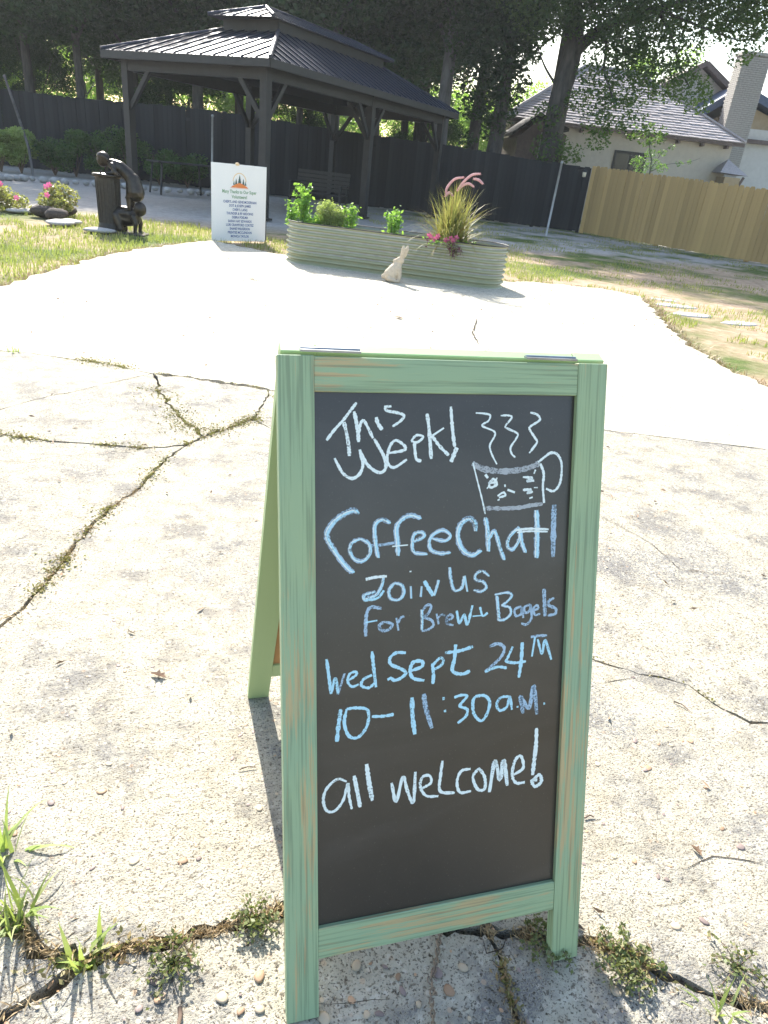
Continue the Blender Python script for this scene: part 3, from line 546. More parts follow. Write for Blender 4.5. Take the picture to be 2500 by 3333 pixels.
('pale',0.0041,[(0.2134,0.6467),(0.2143,0.6301),(0.2139,0.6142)]),
('blue',0.0017,[(0.2143,0.6463),(0.2152,0.6296),(0.2148,0.6137)]),
('white',0.0009,[(0.2124,0.6468),(0.2133,0.6302),(0.2129,0.6143)]),
('pale',0.0034,[(0.2135,0.6434),(0.2218,0.6527),(0.2286,0.6506),(0.2237,0.6393),(0.2170,0.6342),(0.2290,0.6289),(0.2326,0.6203),(0.2241,0.6143),(0.2139,0.6128)]),
('pale',0.0031,[(0.2374,0.6383),(0.2412,0.6213)]),
('pale',0.0028,[(0.2396,0.6315),(0.2460,0.6360),(0.2520,0.6338)]),
('pale',0.0031,[(0.2532,0.6254),(0.2635,0.6296),(0.2617,0.6348),(0.2548,0.6320),(0.2543,0.6219),(0.2655,0.6177)]),
('blue',0.0035,[(0.2702,0.6408),(0.2753,0.6203),(0.2827,0.6332),(0.2884,0.6175),(0.2964,0.6473)]),
('blue',0.0029,[(0.2969,0.6297),(0.3129,0.6298)]),
('blue',0.0029,[(0.3089,0.6437),(0.3140,0.6291),(0.3224,0.6335)]),
('pale',0.0047,[(0.3371,0.6597),(0.3395,0.6408),(0.3420,0.6187)]),
('blue',0.0020,[(0.3381,0.6592),(0.3405,0.6403),(0.3431,0.6182)]),
('white',0.0010,[(0.3359,0.6598),(0.3383,0.6409),(0.3409,0.6188)]),
('pale',0.0036,[(0.3334,0.6616),(0.3550,0.6636),(0.3625,0.6579),(0.3537,0.6483),(0.3466,0.6437),(0.3595,0.6393),(0.3617,0.6289),(0.3529,0.6209),(0.3420,0.6194)]),
('blue',0.0015,[(0.3342,0.6612),(0.3558,0.6632),(0.3633,0.6575),(0.3546,0.6479),(0.3474,0.6433),(0.3604,0.6389),(0.3626,0.6285),(0.3537,0.6205),(0.3428,0.6190)]),
('white',0.0008,[(0.3325,0.6617),(0.3541,0.6636),(0.3616,0.6580),(0.3528,0.6484),(0.3457,0.6438),(0.3586,0.6394),(0.3608,0.6289),(0.3520,0.6210),(0.3411,0.6195)]),
('pale',0.0033,[(0.3797,0.6396),(0.3688,0.6352),(0.3711,0.6247),(0.3802,0.6275),(0.3805,0.6378),(0.3842,0.6202)]),
('pale',0.0034,[(0.3952,0.6419),(0.3854,0.6374),(0.3876,0.6286),(0.3949,0.6316),(0.3964,0.6401),(0.3984,0.6191),(0.3902,0.6093),(0.3808,0.6118)]),
('pale',0.0030,[(0.4005,0.6311),(0.4097,0.6339),(0.4076,0.6393),(0.4015,0.6345),(0.4045,0.6239),(0.4139,0.6249)]),
('pale',0.0049,[(0.4188,0.6655),(0.4206,0.6418),(0.4224,0.6201)]),
('pale',0.0038,[(0.4377,0.6493),(0.4281,0.6448),(0.4284,0.6378),(0.4408,0.6316),(0.4405,0.6229),(0.4273,0.6211)]),
('blue',0.0041,[(0.0667,0.5823),(0.0697,0.5577),(0.0734,0.5278)]),
('blue',0.0035,[(0.0734,0.5284),(0.0799,0.5517),(0.0837,0.5266)]),
('pale',0.0042,[(0.0837,0.5260),(0.0937,0.5578)]),
('blue',0.0032,[(0.1001,0.5463),(0.1114,0.5534),(0.1105,0.5584),(0.1017,0.5560),(0.0985,0.5448),(0.1050,0.5359),(0.1154,0.5381)]),
('blue',0.0043,[(0.1358,0.5879),(0.1382,0.5639),(0.1423,0.5309)]),
('blue',0.0036,[(0.1360,0.5509),(0.1229,0.5456),(0.1196,0.5360),(0.1311,0.5314),(0.1410,0.5387)]),
('blue',0.0041,[(0.1890,0.5807),(0.1739,0.5821),(0.1639,0.5747),(0.1657,0.5645),(0.1809,0.5564),(0.1894,0.5488),(0.1810,0.5412),(0.1710,0.5389),(0.1659,0.5428),(0.1602,0.5407)]),
('blue',0.0044,[(0.1978,0.5513),(0.2148,0.5564),(0.2147,0.5648),(0.2011,0.5645),(0.1961,0.5515),(0.2014,0.5391),(0.2193,0.5335)]),
('blue',0.0045,[(0.2320,0.5598),(0.2341,0.5408),(0.2333,0.5265)]),
('blue',0.0035,[(0.2304,0.5548),(0.2440,0.5671),(0.2500,0.5631),(0.2460,0.5550),(0.2339,0.5494)]),
('blue',0.0049,[(0.2698,0.5868),(0.2685,0.5648),(0.2655,0.5445),(0.2816,0.5377),(0.2950,0.5415)]),
('blue',0.0042,[(0.2525,0.5748),(0.2771,0.5759),(0.2989,0.5808)]),
('pale',0.0041,[(0.3271,0.5783),(0.3415,0.5815),(0.3527,0.5735),(0.3460,0.5574),(0.3204,0.5372)]),
('blue',0.0037,[(0.3204,0.5372),(0.3409,0.5432),(0.3583,0.5401)]),
('blue',0.0037,[(0.3674,0.5746),(0.3589,0.5562),(0.3572,0.5511),(0.3722,0.5472),(0.3916,0.5478)]),
('blue',0.0049,[(0.3839,0.5802),(0.3832,0.5503),(0.3799,0.5216)]),
('pale',0.0038,[(0.3986,0.5877),(0.4136,0.5885),(0.4276,0.5876)]),
('blue',0.0038,[(0.4061,0.5870),(0.4018,0.5549)]),
('blue',0.0034,[(0.4108,0.5831),(0.4198,0.5582),(0.4242,0.5802),(0.4372,0.5462)]),
('blue',0.0050,[(0.0879,0.5026),(0.0843,0.4772),(0.0817,0.4516)]),
('blue',0.0040,[(0.0968,0.5015),(0.1112,0.5017),(0.1294,0.4958),(0.1287,0.4717),(0.1149,0.4547),(0.1004,0.4584),(0.0932,0.4798),(0.0968,0.5015)]),
('blue',0.0041,[(0.1360,0.4850),(0.1552,0.4834),(0.1708,0.4845)]),
('blue',0.0057,[(0.1998,0.5083),(0.2010,0.4779),(0.2052,0.4475)]),
('pale',0.0058,[(0.2187,0.5119),(0.2230,0.4867),(0.2332,0.4540)]),
('blue',0.0047,[(0.2497,0.5008),(0.2536,0.5007)]),
('blue',0.0047,[(0.2525,0.4798),(0.2564,0.4801)]),
('blue',0.0040,[(0.2693,0.5005),(0.2810,0.5030),(0.2909,0.5000),(0.2794,0.4859),(0.2915,0.4786),(0.2898,0.4672),(0.2762,0.4571)]),
('blue',0.0041,[(0.3049,0.4984),(0.3210,0.4978),(0.3302,0.4858),(0.3260,0.4667),(0.3162,0.4561),(0.3037,0.4694),(0.3012,0.4892),(0.3049,0.4984)]),
('blue',0.0037,[(0.3660,0.4916),(0.3496,0.4915),(0.3426,0.4805),(0.3483,0.4700),(0.3604,0.4745),(0.3652,0.4909),(0.3697,0.4686)]),
('blue',0.0029,[(0.3779,0.4725),(0.3812,0.4725)]),
('pale',0.0055,[(0.3900,0.4599),(0.3847,0.4887),(0.4002,0.4679),(0.4071,0.5041),(0.4151,0.4553)]),
('blue',0.0039,[(0.4262,0.4724),(0.4292,0.4725)]),
('white',0.0036,[(0.0968,0.3855),(0.0823,0.3915),(0.0660,0.3788),(0.0606,0.3607),(0.0659,0.3427),(0.0785,0.3407),(0.0913,0.3558),(0.0986,0.3814),(0.1004,0.3620),(0.1048,0.3390)]),
('white',0.0048,[(0.1084,0.3933),(0.1132,0.3677),(0.1181,0.3400)]),
('white',0.0056,[(0.1279,0.4095),(0.1317,0.3803),(0.1374,0.3477)]),
('white',0.0042,[(0.1681,0.3728),(0.1760,0.3404),(0.1863,0.3798),(0.1942,0.3552),(0.2041,0.3347),(0.2069,0.3854)]),
('white',0.0039,[(0.2174,0.3555),(0.2329,0.3631),(0.2307,0.3752),(0.2190,0.3750),(0.2154,0.3598),(0.2254,0.3424),(0.2460,0.3384)]),
('white',0.0040,[(0.2519,0.3977),(0.2492,0.3745),(0.2490,0.3467),(0.2738,0.3397)]),
('white',0.0040,[(0.3002,0.3770),(0.2842,0.3753),(0.2774,0.3583),(0.2830,0.3394),(0.3021,0.3385)]),
('white',0.0041,[(0.3145,0.3757),(0.3047,0.3623),(0.3135,0.3400),(0.3258,0.3389),(0.3252,0.3592),(0.3144,0.3769)]),
('white',0.0054,[(0.3343,0.3315),(0.3429,0.3849),(0.3523,0.3512),(0.3583,0.3836),(0.3661,0.3380)]),
('white',0.0042,[(0.3773,0.3556),(0.3938,0.3655),(0.3887,0.3866),(0.3785,0.3799),(0.3743,0.3561),(0.3821,0.3406),(0.3978,0.3394)]),
('white',0.0056,[(0.4153,0.4318),(0.4156,0.4033),(0.4134,0.3750),(0.4115,0.3498)]),
('white',0.0048,[(0.4127,0.3421),(0.4244,0.3487),(0.4280,0.3357),(0.4167,0.3291),(0.4106,0.3404),(0.4205,0.3401)])]
r=random.Random(5)
for k,(col,wd,pts) in enumerate(strokes):
    P=catmull([(a,0,b_) for a,b_ in pts],9); b=MB(); lay={'pale':0,'grey':0,'blue':1,'white':2}[col]; y=.0078-.00012*lay-.00001*(k%9)
    vs=[]
    for i,p in enumerate(P):
        d=(P[min(i+1,len(P)-1)]-P[max(i-1,0)]); d=d.normalized() if d.length>1e-7 else Vector((1,0,0)); t=i/(len(P)-1) if len(P)>1 else 0
        hw=wd*.66*(.6+.4*min(1,min(t,1-t)*9+.35))*r.uniform(.7,1.15); nx=Vector((-d.z,0,d.x))*hw; vs+=[(p.x+nx.x,y,p.z+nx.z),(p.x-nx.x,y,p.z-nx.z)]
    b.add(vs,[(2*i,2*i+1,2*i+3,2*i+2) for i in range(len(P)-1)]); lput(b,'chalk_stroke',M[col],fp)
# back panel
bt=Vector((0,.356,.961)); bb=Vector((.006,.735,0)); bu=Vector((1,0,0)); bv_=(bt-bb); BL=bv_.length; bv_.normalize(); by=-(bu.cross(bv_))
bp_=thing('back_panel',None,None); bp_.parent=sgn; bp_.matrix_local=Matrix.Translation(bb)@Matrix((bu,by,bv_)).transposed().to_4x4()
for x0,x1 in((0,s_),(W-s_,W)): lput(lb(x0,x1,0,.019,0,BL),'stile',M['backwood'],bp_)
lput(lb(s_+.0005,W-s_-.0005,.001,.018,BL-.05,BL-.001),'top_rail',M['backwood'],bp_)
lput(lb(s_+.0005,W-s_-.0005,.001,.018,.1,.153),'bottom_rail',M['backwood'],bp_)
lput(lb(s_-.006,W-s_+.006,.006,.012,.147,BL-.045,.0005),'backing_board',M['mdf'],bp_)
for x in (.07,.41):
    b=MB(); b.box((x,.3435,.9665),(.085,.012,.003),Matrix.Rotation(roll,3,'Y')); b.tube([(x-.042,.345,.968),(x+.042,.345,.968)],.0022,8); h=b.build('hinge',M['hinge'],sgn)
# chain lying on the concrete
cp=catmull([(p[0],p[1],.006) for p in [(0.295,0.108,0),(0.276,0.074,0),(0.263,0.048,0),(0.251,0.028,0),(0.237,0.01,0),(0.243,-0,0),(0.233,-0.007,0),(0.229,-0.03,0),(0.219,-0.064,0),(0.21,-0.1,0)]],8)
b=MB(); Lc=0; last=cp[0]; kk=0; step=.0085
pp=[cp[0]]
for p in cp[1:]:
    while (p-pp[-1]).length>step: pp.append(pp[-1]+(p-pp[-1]).normalized()*step)
for i in range(len(pp)-1):
    d=(pp[i+1]-pp[i]).normalized(); side=d.cross(Vector((0,0,1))); ax=side if i%2 else Vector((0,0,1)); ax=(ax+side*.3).normalized(); ring=[pp[i]+d*.0068*math.cos(a)+ax*.0036*math.sin(a) for a in [2*PI*j/8 for j in range(9)]]
    b.tube(ring,.0012,5,False)
o=b.build('chain',M['rust'],None,True,(pp[0].x,pp[0].y,0)); tag(o,'thin rusty chain lying on the concrete beneath the chalkboard','chain')

# ---------------- white volunteer sign ----------------
SA,SB=Vector((.352,10.33,0)),Vector((1.150,10.69,0))
ws=thing('yard_sign','white rectangular thank-you sign with pine tree logo standing at patio edge','sign',tuple(SA))
ex=(SB-SA).normalized(); SWd=(SB-SA).length; eyn=Vector((-ex.y,ex.x,0))*-1   # towards the camera
SH=1.0; lean=.02
Rm=Matrix((ex,Vector((-ex.y,ex.x,0)),Vector((0,0,1)))).transposed().to_4x4(); Rm.translation=SA+Vector((0,0,-.03)); ws.matrix_world=Rm
b=MB(); b.box((SWd/2,.006,SH/2+.02),(SWd,.012,SH+.02),None,.002); lput(b,'panel',M['board'],ws)
b=MB(); b.box((SWd+.009,.03,SH/2),(.018,.05,SH*.99)); lput(b,'frame_side',M['metaldark'],ws)
b=MB(); b.ball((SWd*.46,.006,SH+.035),(.035,.02,.018),10,6); b.box((SWd*.46,.006,SH+.022),(.05,.03,.012)); lput(b,'clip',M['inkgold'],ws,True)
def text(body,size,x,z,mat,par,y=-.0015,bold=.0,align='CENTER',sx=1,name='lettering'):
    cu=bpy.data.curves.new('t','FONT'); cu.body=body; cu.size=size; cu.align_x=align; cu.align_y='CENTER'; cu.offset=bold; cu.resolution_u=2
    o=bpy.data.objects.new('t',cu); COL.objects.link(o); dg=bpy.context.evaluated_depsgraph_get(); me=bpy.data.meshes.new_from_object(o.evaluated_get(dg)); bpy.data.objects.remove(o)
    me.transform(Matrix.Translation((x,y,z))@Matrix.Rotation(PI/2,4,'X')@Matrix.Diagonal((sx,1,1,1))); me.materials.clear(); me.materials.append(mat); q=link(name,me,par); return q
cx=SWd*.5
text('Many Thanks to Our Super',.062,cx,SH-.325,M['inkgreen'],ws,bold=.0015,sx=.80); text('Volunteers!',.062,cx,SH-.392,M['inkgreen'],ws,bold=.0015,sx=.85)
nm=['CHERYL AND GENE MCKERNAN','DOT & JOSEPH JAMES','CHERYL LANG','THUNDER & RP ARDOING','DEBRA POELMA','SARAH HAY EDWARDS','LORI CRAWFORD CORTEZ','SHANE WILKERSON','PRENTISS MCCLENDON','MONICA TAYLOR']
for i,l in enumerate(nm): text(l,.047,cx+.01,SH-.458-.0515*i,M['inkblue'],ws,bold=.0012,sx=.78)
def flat(name,polys,mat,y=-.0012):
    b=MB()
    for P in polys: b.add([(x,y,z) for x,z in P],[tuple(range(len(P)))])
    return lput(b,name,mat,ws)
def pine(x,z,h):
    wd=h*.28; return [[(x-wd*(1-.22*i),z+h*.2*i),(x+wd*(1-.22*i),z+h*.2*i),(x,z+h*.2*i+h*.38)] for i in range(4)]
zb=SH-.235
flat('logo_arch',[[(cx+.11*math.cos(a),zb+.04+.12*math.sin(a)),(cx+.11*math.cos(a+.15),zb+.04+.12*math.sin(a+.15)),(cx+.098*math.cos(a+.15),zb+.04+.108*math.sin(a+.15)),(cx+.098*math.cos(a),zb+.04+.108*math.sin(a))] for a in [.05+.15*i for i in range(20)]],M['inkgold'])
flat('logo_pines',pine(cx,zb+.01,.13)+pine(cx-.055,zb,.09)+pine(cx+.06,zb,.09)+pine(cx-.09,zb,.06)+pine(cx+.095,zb,.06),M['inkpine'],-.0018)
flat('logo_base',[[(cx-.14,zb-.035),(cx+.14,zb-.035),(cx+.11,zb-.012),(cx+.04,zb+.018),(cx,zb+.03),(cx-.04,zb+.018),(cx-.11,zb-.012)],[(cx-.15,zb-.043),(cx+.15,zb-.043),(cx+.15,zb-.040),(cx-.15,zb-.040)]],M['inkorange'],-.0024)

# ---------------- corrugated planter ----------------
PA,PB=Vector((1.10,8.588,0)),Vector((3.614,7.375,0)); pe=(PB-PA).normalized(); pn=Vector((-pe.y,pe.x,0)); PW=.62; PLn=(PB-PA).length
pl_=thing('raised_planter','long oval corrugated sage metal raised planter standing on the far edge of patio','planter',tuple((PA+PB)/2+pn*PW/2))
def stad(off,n=14):
    R=PW/2+off; a=PA+pe*(PW/2)+pn*PW/2; c=PB-pe*(PW/2)+pn*PW/2; out=[]
    ns=22
    for i in range(ns): out.append(a.lerp(c,i/ns)-pn*R)
    for i in range(n): t=-PI/2+PI*i/n; out.append(c+(pe*math.cos(t)+pn*math.sin(t))*R)
    for i in range(ns): out.append(c.lerp(a,i/ns)+pn*R)
    for i in range(n): t=PI/2+PI*i/n; out.append(a+(pe*math.cos(t)+pn*math.sin(t))*R)
    return out
PH=.475; b=MB(); nz=73; prof=[(PH*i/(nz-1)) for i in range(nz)]; ribs=8
rows=[]
for z in prof:
    ph=z/PH*ribs; off=.019*math.cos(2*PI*ph)*(1 if z<PH*.985 else .3)-.012
    rows.append([(p.x,p.y,z-.004) for p in stad(off)])
k=len(rows[0]); b.add([p for rw in rows for p in rw],[(i*k+j,i*k+(j+1)%k,(i+1)*k+(j+1)%k,(i+1)*k+j) for i in range(nz-1) for j in range(k)]); b.build('wall',M['planter'],pl_,True)
b=MB(); rim=stad(-.004); rim.append(rim[0]); rim.append(rim[1]); b.tube([(p.x,p.y,PH) for p in rim],.0065,8,False); b.build('rim',M['metaldark'],pl_,True)
b=MB(); inn=stad(-.03); b.add([(p.x,p.y,PH-.075+.008*random.random()) for p in inn],[tuple(range(len(inn)))]); b.build('soil',M['soil'],pl_)
b=MB(); inr=stad(-.024); kk=len(inr); b.add([(p.x,p.y,PH-.002) for p in inr]+[(p.x,p.y,.1) for p in inr],[(j,kk+j,kk+(j+1)%kk,(j+1)%kk) for j in range(kk)]); b.build('inner_wall',M['pole'],pl_)
bme=MB(); bme.ball((0,0,0),(.006,.006,.006),8,4); bme=bme.mesh('bolt',M['pole'],True)
for fx in (.12,.31,.50,.69,.88):
    for zi in range(7):
        p=PA+pe*PLn*fx; z=PH*(zi+1)/8; link('bolt',bme,pl_,tuple(Vector((p.x,p.y,z-.004))-pn*(-.002)-chain_loc(pl_)))
# ---- plants in the planter
def leaves(c,rad,n,ls,mat,name='foliage',parent=None,up=.3,shape=None,flat_=1.0):
    c=np.array(c);rad=np.array(rad)*1.0
    d=rng.normal(size=(n,3)); d/=np.linalg.norm(d,axis=1)[:,None]; rr=rng.uniform(.25,1,n)**.5; p=c+d*rad*rr[:,None]
    if shape is not None: p=shape(p,n)
    return leafquads(p,ls,mat,name,parent,up)
def leafverts(p,ls,up=.3,asp=.5):
    n=len(p); a=rng.normal(size=(n,3)); a[:,2]*=.6; a[:,2]+=up*.2; a/=np.linalg.norm(a,axis=1)[:,None]
    b_=rng.normal(size=(n,3)); b_-=a*(a*b_).sum(1)[:,None]; b_/=np.linalg.norm(b_,axis=1)[:,None]
    s=ls*rng.uniform(.6,1.3,n)[:,None]; nn=np.cross(a,b_)
    v=np.stack([p-a*s*.5,p+b_*s*asp*.5+nn*s*.08,p+a*s*.5,p-b_*s*asp*.5+nn*s*.08],1).reshape(-1,3); return v,np.arange(4*n).reshape(-1,4)
def leafquads(p,ls,mat,name,parent=None,up=.3,asp=.5):
    v,f=leafverts(p,ls,up,asp); off=np.array(chain_loc(parent)) if parent is not None else 0
    o=link(name,fastmesh(name,v-off,f,mat),parent); o['kind']='stuff' if parent is not None else 'stuff'; return o
def herb(name,label,cat,base,h,r_,n,ls,mat,nst=5,group=None,lean=(0,0)):
    base=Vector(base); t=thing(name,label,cat,tuple(base),group); b=MB(); P=[]
    for i in range(nst):
        a=random.uniform(0,2*PI); rr=r_*random.uniform(.1,.8); top=base+Vector((math.cos(a)*rr+lean[0],math.sin(a)*rr+lean[1],h*random.uniform(.6,1)))
        mid=base.lerp(top,.5)+Vector((0,0,h*.08)); st=catmull([base+Vector((math.cos(a)*rr*.3,math.sin(a)*rr*.3,0)),mid,top],5); b.tube(st,[.004*(1-.7*j/len(st)) for j in range(len(st))],5)
        for j in range(n//nst):
            u=random.random()**.8; q=st[min(len(st)-1,int(u*len(st)))]; w_=(1-.6*u)*r_*.55; P.append((q.x+random.gauss(0,w_*.5),q.y+random.gauss(0,w_*.5),max(base.z+.01,q.z+random.gauss(0,.02))))
    b.build('stem',M['stem'],t); leafquads(np.array(P),ls,mat,'foliage',t); return t
CA,CB='1.323,8.813','3.744,7.645'
zs=PH-.08
def pos(p,z=zs): return (p[0],p[1],z)
herb('herb_plant','tall bright green leafy herb at the left end of planter','plant',pos((1.403,8.775,0.51)),.52,.17,520,.06,M['herb'],11)
herb('herb_plant','low bright leafy herb spilling at planter left rim below the tall one','plant',pos((1.279,8.834,0.452)),.28,.15,260,.055,M['herb'],8)
herb('fern_herb','feathery yellow-green herb beside the tall leafy herb','plant',pos((1.691,8.635,0.492)),.34,.22,3000,.028,M['fern'],22)
herb('herb_plant','small upright green herb between feathery herb and bare soil','plant',pos((1.95,8.511,0.493)),.32,.16,420,.045,M['herb'],9)
herb('herb_plant','bushy bright green herb in the middle of planter beside the fountain grass','plant',pos((2.438,8.275,0.501)),.33,.18,560,.048,M['herb'],11)
herb('herb_plant','low leafy herb between the tall herb and the feathery herb','plant',pos((1.564,8.697,0.444)),.2,.15,420,.04,M['herb'],10)
herb('fern_herb','smaller feathery herb right of the larger feathery one','plant',pos((1.821,8.573,0.487)),.27,.15,1800,.026,M['fern'],14)
# fountain grass
fb=Vector(pos((3.091,7.96,0.467))); fg=thing('fountain_grass','purple fountain grass with pink plumes growing at the right of planter','ornamental grass',tuple(fb))
def blades(n,base,rad,L0,L1,wd,droop,mat,name,parent,spread=1.15,segs=6):
    V=[];F=[];off=chain_loc(parent) if parent is not None else Vector((0,0,0))
    for i in range(n):
        a=random.uniform(0,2*PI); el=PI/2-abs(random.gauss(0,.62))*spread; el=max(el,.1); Lb=random.uniform(L0,L1); p=Vector(base)+Vector((random.gauss(0,rad),random.gauss(0,rad),0)); d=Vector((math.cos(a)*math.cos(el),math.sin(a)*math.cos(el),math.sin(el))); sd_=Vector((-math.sin(a),math.cos(a),0)); st=Lb/segs; b0=len(V); dr=droop*random.uniform(.5,1.4)
        for k in range(segs+1):
            wk=wd*(1-(k/segs)**1.6)*.5+.0002; V+=[p-off+sd_*wk,p-off-sd_*wk]; d=(d+Vector((0,0,-dr*(k+1)/segs*.25))).normalized(); p=p+d*st
        F+=[(b0+2*k,b0+2*k+1,b0+2*k+3,b0+2*k+2) for k in range(segs)]
    return link(name,fastmesh(name,np.array([tuple(v) for v in V]),F,mat),parent)
o=blades(760,fb,.06,.36,.78,.013,1.25,M['fgrass'],'blades',fg); o['kind']='stuff'
def plume(pts):
    P=catmull([Vector(p) for p in pts],7); b=MB(); b.tube(P,[.013*(.55+.6*math.sin(PI*min(.95,.1+.85*i/len(P)))) for i in range(len(P))],8)
    for i,p in enumerate(P):
        for j in range(14):
            d=Vector((random.gauss(0,1),random.gauss(0,1),random.gauss(0,1))).normalized(); q=p+d*.024; e=d.cross(Vector((0,1,.3))).normalized()*.0012; b.add([p+e,p-e,q],[(0,1,2)])
    b.build('plume',M['plume'],fg,True)
    st=[fb,fb.lerp(P[0],.5)+Vector((0,0,.03)),P[0]]; b=MB(); b.tube(catmull(st,4),.0025,5); b.build('stalk',M['stem'],fg)
for P in ([[(2.985,8.011,0.95),(2.983,8.012,1.03),(3.049,7.98,1.134),(3.148,7.932,1.169)],[(3.097,7.957,1.015),(3.148,7.933,1.114),(3.231,7.893,1.202),(3.318,7.85,1.225)],[(3.104,7.954,1.02),(3.152,7.93,1.082),(3.212,7.902,1.106),(3.267,7.875,1.08)],[(3.252,7.882,1.165),(3.309,7.855,1.157),(3.361,7.83,1.122)],[(2.978,8.015,0.943),(3.013,7.998,0.985),(3.057,7.977,0.957)]]): plume(P)
pt=thing('petunia','trailing pink petunia hanging over the planter rim','flower',pos((2.991,7.78,0.417)))
pc=np.array(chain_loc(pt)); 
v=np.array([pc+np.array((random.gauss(0,.13),random.gauss(0,.04)-.09,.07+random.gauss(0,.03))) for i in range(160)]); leafquads(v,.04,M['herb'],'foliage',pt)
fl=[(2.746,7.702,0.501),(2.787,7.681,0.486),(2.818,7.666,0.521),(2.906,7.623,0.492),(2.957,7.597,0.514),(2.985,7.584,0.492),(3.014,7.569,0.531),(2.724,7.713,0.519)]
for p in fl:
    b=MB(); 
    for j in range(5): a=2*PI*j/5; b.add([p,(p[0]+.026*math.cos(a-.5),p[1]-.012,p[2]+.026*math.sin(a-.5)),(p[0]+.034*math.cos(a),p[1]-.02,p[2]+.034*math.sin(a)),(p[0]+.026*math.cos(a+.5),p[1]-.012,p[2]+.026*math.sin(a+.5))],[(0,1,2,3)])
    b.build('blossom',M['petal'],pt)
tr=[(2.932,7.585,0.462),(2.958,7.572,0.414),(2.994,7.554,0.367),(3.012,7.545,0.344),(3.049,7.527,0.4),(3.018,7.542,0.448),(2.968,7.567,0.451),(2.982,7.56,0.381),(3.077,7.513,0.373),(2.719,7.692,0.459),(3.044,7.529,0.359)]
v=np.array([np.array(p)+np.array((random.gauss(0,.02),random.gauss(0,.01),random.gauss(0,.02))) for p in tr for _ in range(14)]); leafquads(v,.035,leafmat('wilted_petal',(.12,.03,.06),(.18,.06,.09),(.1,.08,.05),(.2,.08,.1),.2),'trailing_foliage',pt)

# ---------------- rabbit figure ----------------
rb=Vector((2.30,7.50,-.004)); rx=Vector((.93,-.36,0)); 
def rp(a,z,y=0): return rb+rx*a+Vector((rx.y*-1*0,0,0))+Vector((.36,.93,0))*y+Vector((0,0,z))
b=MB(); limb(b,[rp(-.045,.08),rp(-.02,.13),rp(.02,.19)],[.085,.074,.05]); b.ball(rp(-.085,.07),(.055,.065,.07)); b.ball(rp(.04,.245),(.052,.04,.042),12,8); b.ball(rp(-.012,.232),(.034,.028,.028)); b.ball(rp(-.135,.05),.03)
for s in(-1,1):
    limb(b,[rp(.055+s*.008,.265,s*.018),rp(.074+s*.016,.315,s*.02),rp(.086+s*.02,.375,s*.02),rp(.09+s*.022,.405,s*.018)],[.016,.024,.024,.012]); limb(b,[rp(.04,.15,s*.036),rp(.055,.07,s*.04),rp(.045,.015,s*.04)],[.028,.02,.019]); limb(b,[rp(-.06,.04,s*.06),rp(.02,.017,s*.062)],[.036,.018])
o=remesh(b,.0075,'rabbit_figure',M['rabbit'],None,rb); tag(o,'sandy stone rabbit figure with upright ears in front of the planter','rabbit figure')

# ---------------- bronze children statue ----------------
sb=Vector((-1.04,10.72,-.045)); sx_=Vector((.955,-.295,0))*.89; sy=Vector((.295,.955,0))
st=thing('bronze_statue','bronze statue of child on another child\'s back drinking at a tall column fountain','statue',tuple(sb))
def q_(a,z,y=0): return sb+sx_*a+sy*y+Vector((0,0,z*.89))
b=MB(); b.lathe(sb,[(.2,0),(.195,.03),(.165,.045),(.16,.08),(.145,.12),(.15,.42),(.16,.64),(.165,.695),(.16,.71)],20); 
for j in range(20):
    a=2*PI*j/20; b.tube([(sb.x+math.cos(a)*.147,sb.y+math.sin(a)*.147,sb.z+.12),(sb.x+math.cos(a)*.16,sb.y+math.sin(a)*.16,sb.z+.66)],.007,5)
b.build('column',M['column'],st)
b=MB(); b.lathe(sb,[(.15,.70),(.19,.71),(.20,.735),(.192,.75),(.165,.745),(.11,.725),(.0,.722)],28); b.tube([q_(-.1,.82),q_(-.1,.86),q_(-.07,.875)],.012,8); b.build('basin',M['bronze'],st,True)
# standing child
b=MB()
limb(b,[q_(.41,.76),q_(.34,.86),q_(.22,.95),q_(.10,.985)],[.098,.088,.085,.07]); limb(b,[q_(.10,.985),q_(-.01,1.0)],[.045,.045]); b.ball(q_(-.055,1.03),(.078,.08,.088),14,10); b.ball(q_(-.035,1.065,.0),(.08,.083,.07),12,8)
for s in(-1,1):
    limb(b,[q_(.41,.72,s*.05),q_(.345,.55,s*.055),q_(.35,.38,s*.06)],[.062,.046,.034]); limb(b,[q_(.35,.375,s*.06),q_(.28,.35,s*.065)],[.034,.026])
    limb(b,[q_(.12,.975,s*.09),q_(.19,.87,s*.12),q_(.06,.855,s*.10)],[.036,.03,.024]); b.ball(q_(.04,.85,s*.1),(.03,.02,.016))
# dress skirt
limb(b,[q_(.41,.78),q_(.43,.62)],[.105,.13]); b.ball(q_(.49,.58),(.04,.11,.03))
remesh(b,.012,'standing_child',M['bronze'],st,None,2)
b=MB(); b.ball(q_(-.045,1.085),(.085,.088,.06),12,8); b.ball(q_(.02,1.05),(.04,.07,.06)); b.ball(q_(-.04,1.12),(.05,.05,.03)); remesh(b,.011,'hair',M['bronze'],st,None,2)
b=MB(); limb(b,[q_(.13,.29),q_(.26,.30),q_(.40,.29)],[.105,.098,.09]); limb(b,[q_(.40,.30),q_(.46,.34)],[.05,.045]); b.ball(q_(.50,.385,-.02),(.088,.085,.098),14,10); b.ball(q_(.555,.36,-.045),(.03,.025,.025))
for s in(-1,1):
    limb(b,[q_(.41,.27,s*.085),q_(.45,.16,s*.1),q_(.43,.04,s*.1)],[.045,.034,.026]); b.ball(q_(.455,.02,s*.1),(.045,.03,.02))
    limb(b,[q_(.12,.26,s*.06),q_(.19,.06,s*.08),q_(.03,.035,s*.08)],[.075,.05,.032]); b.ball(q_(-.01,.04,s*.08),(.045,.03,.03))
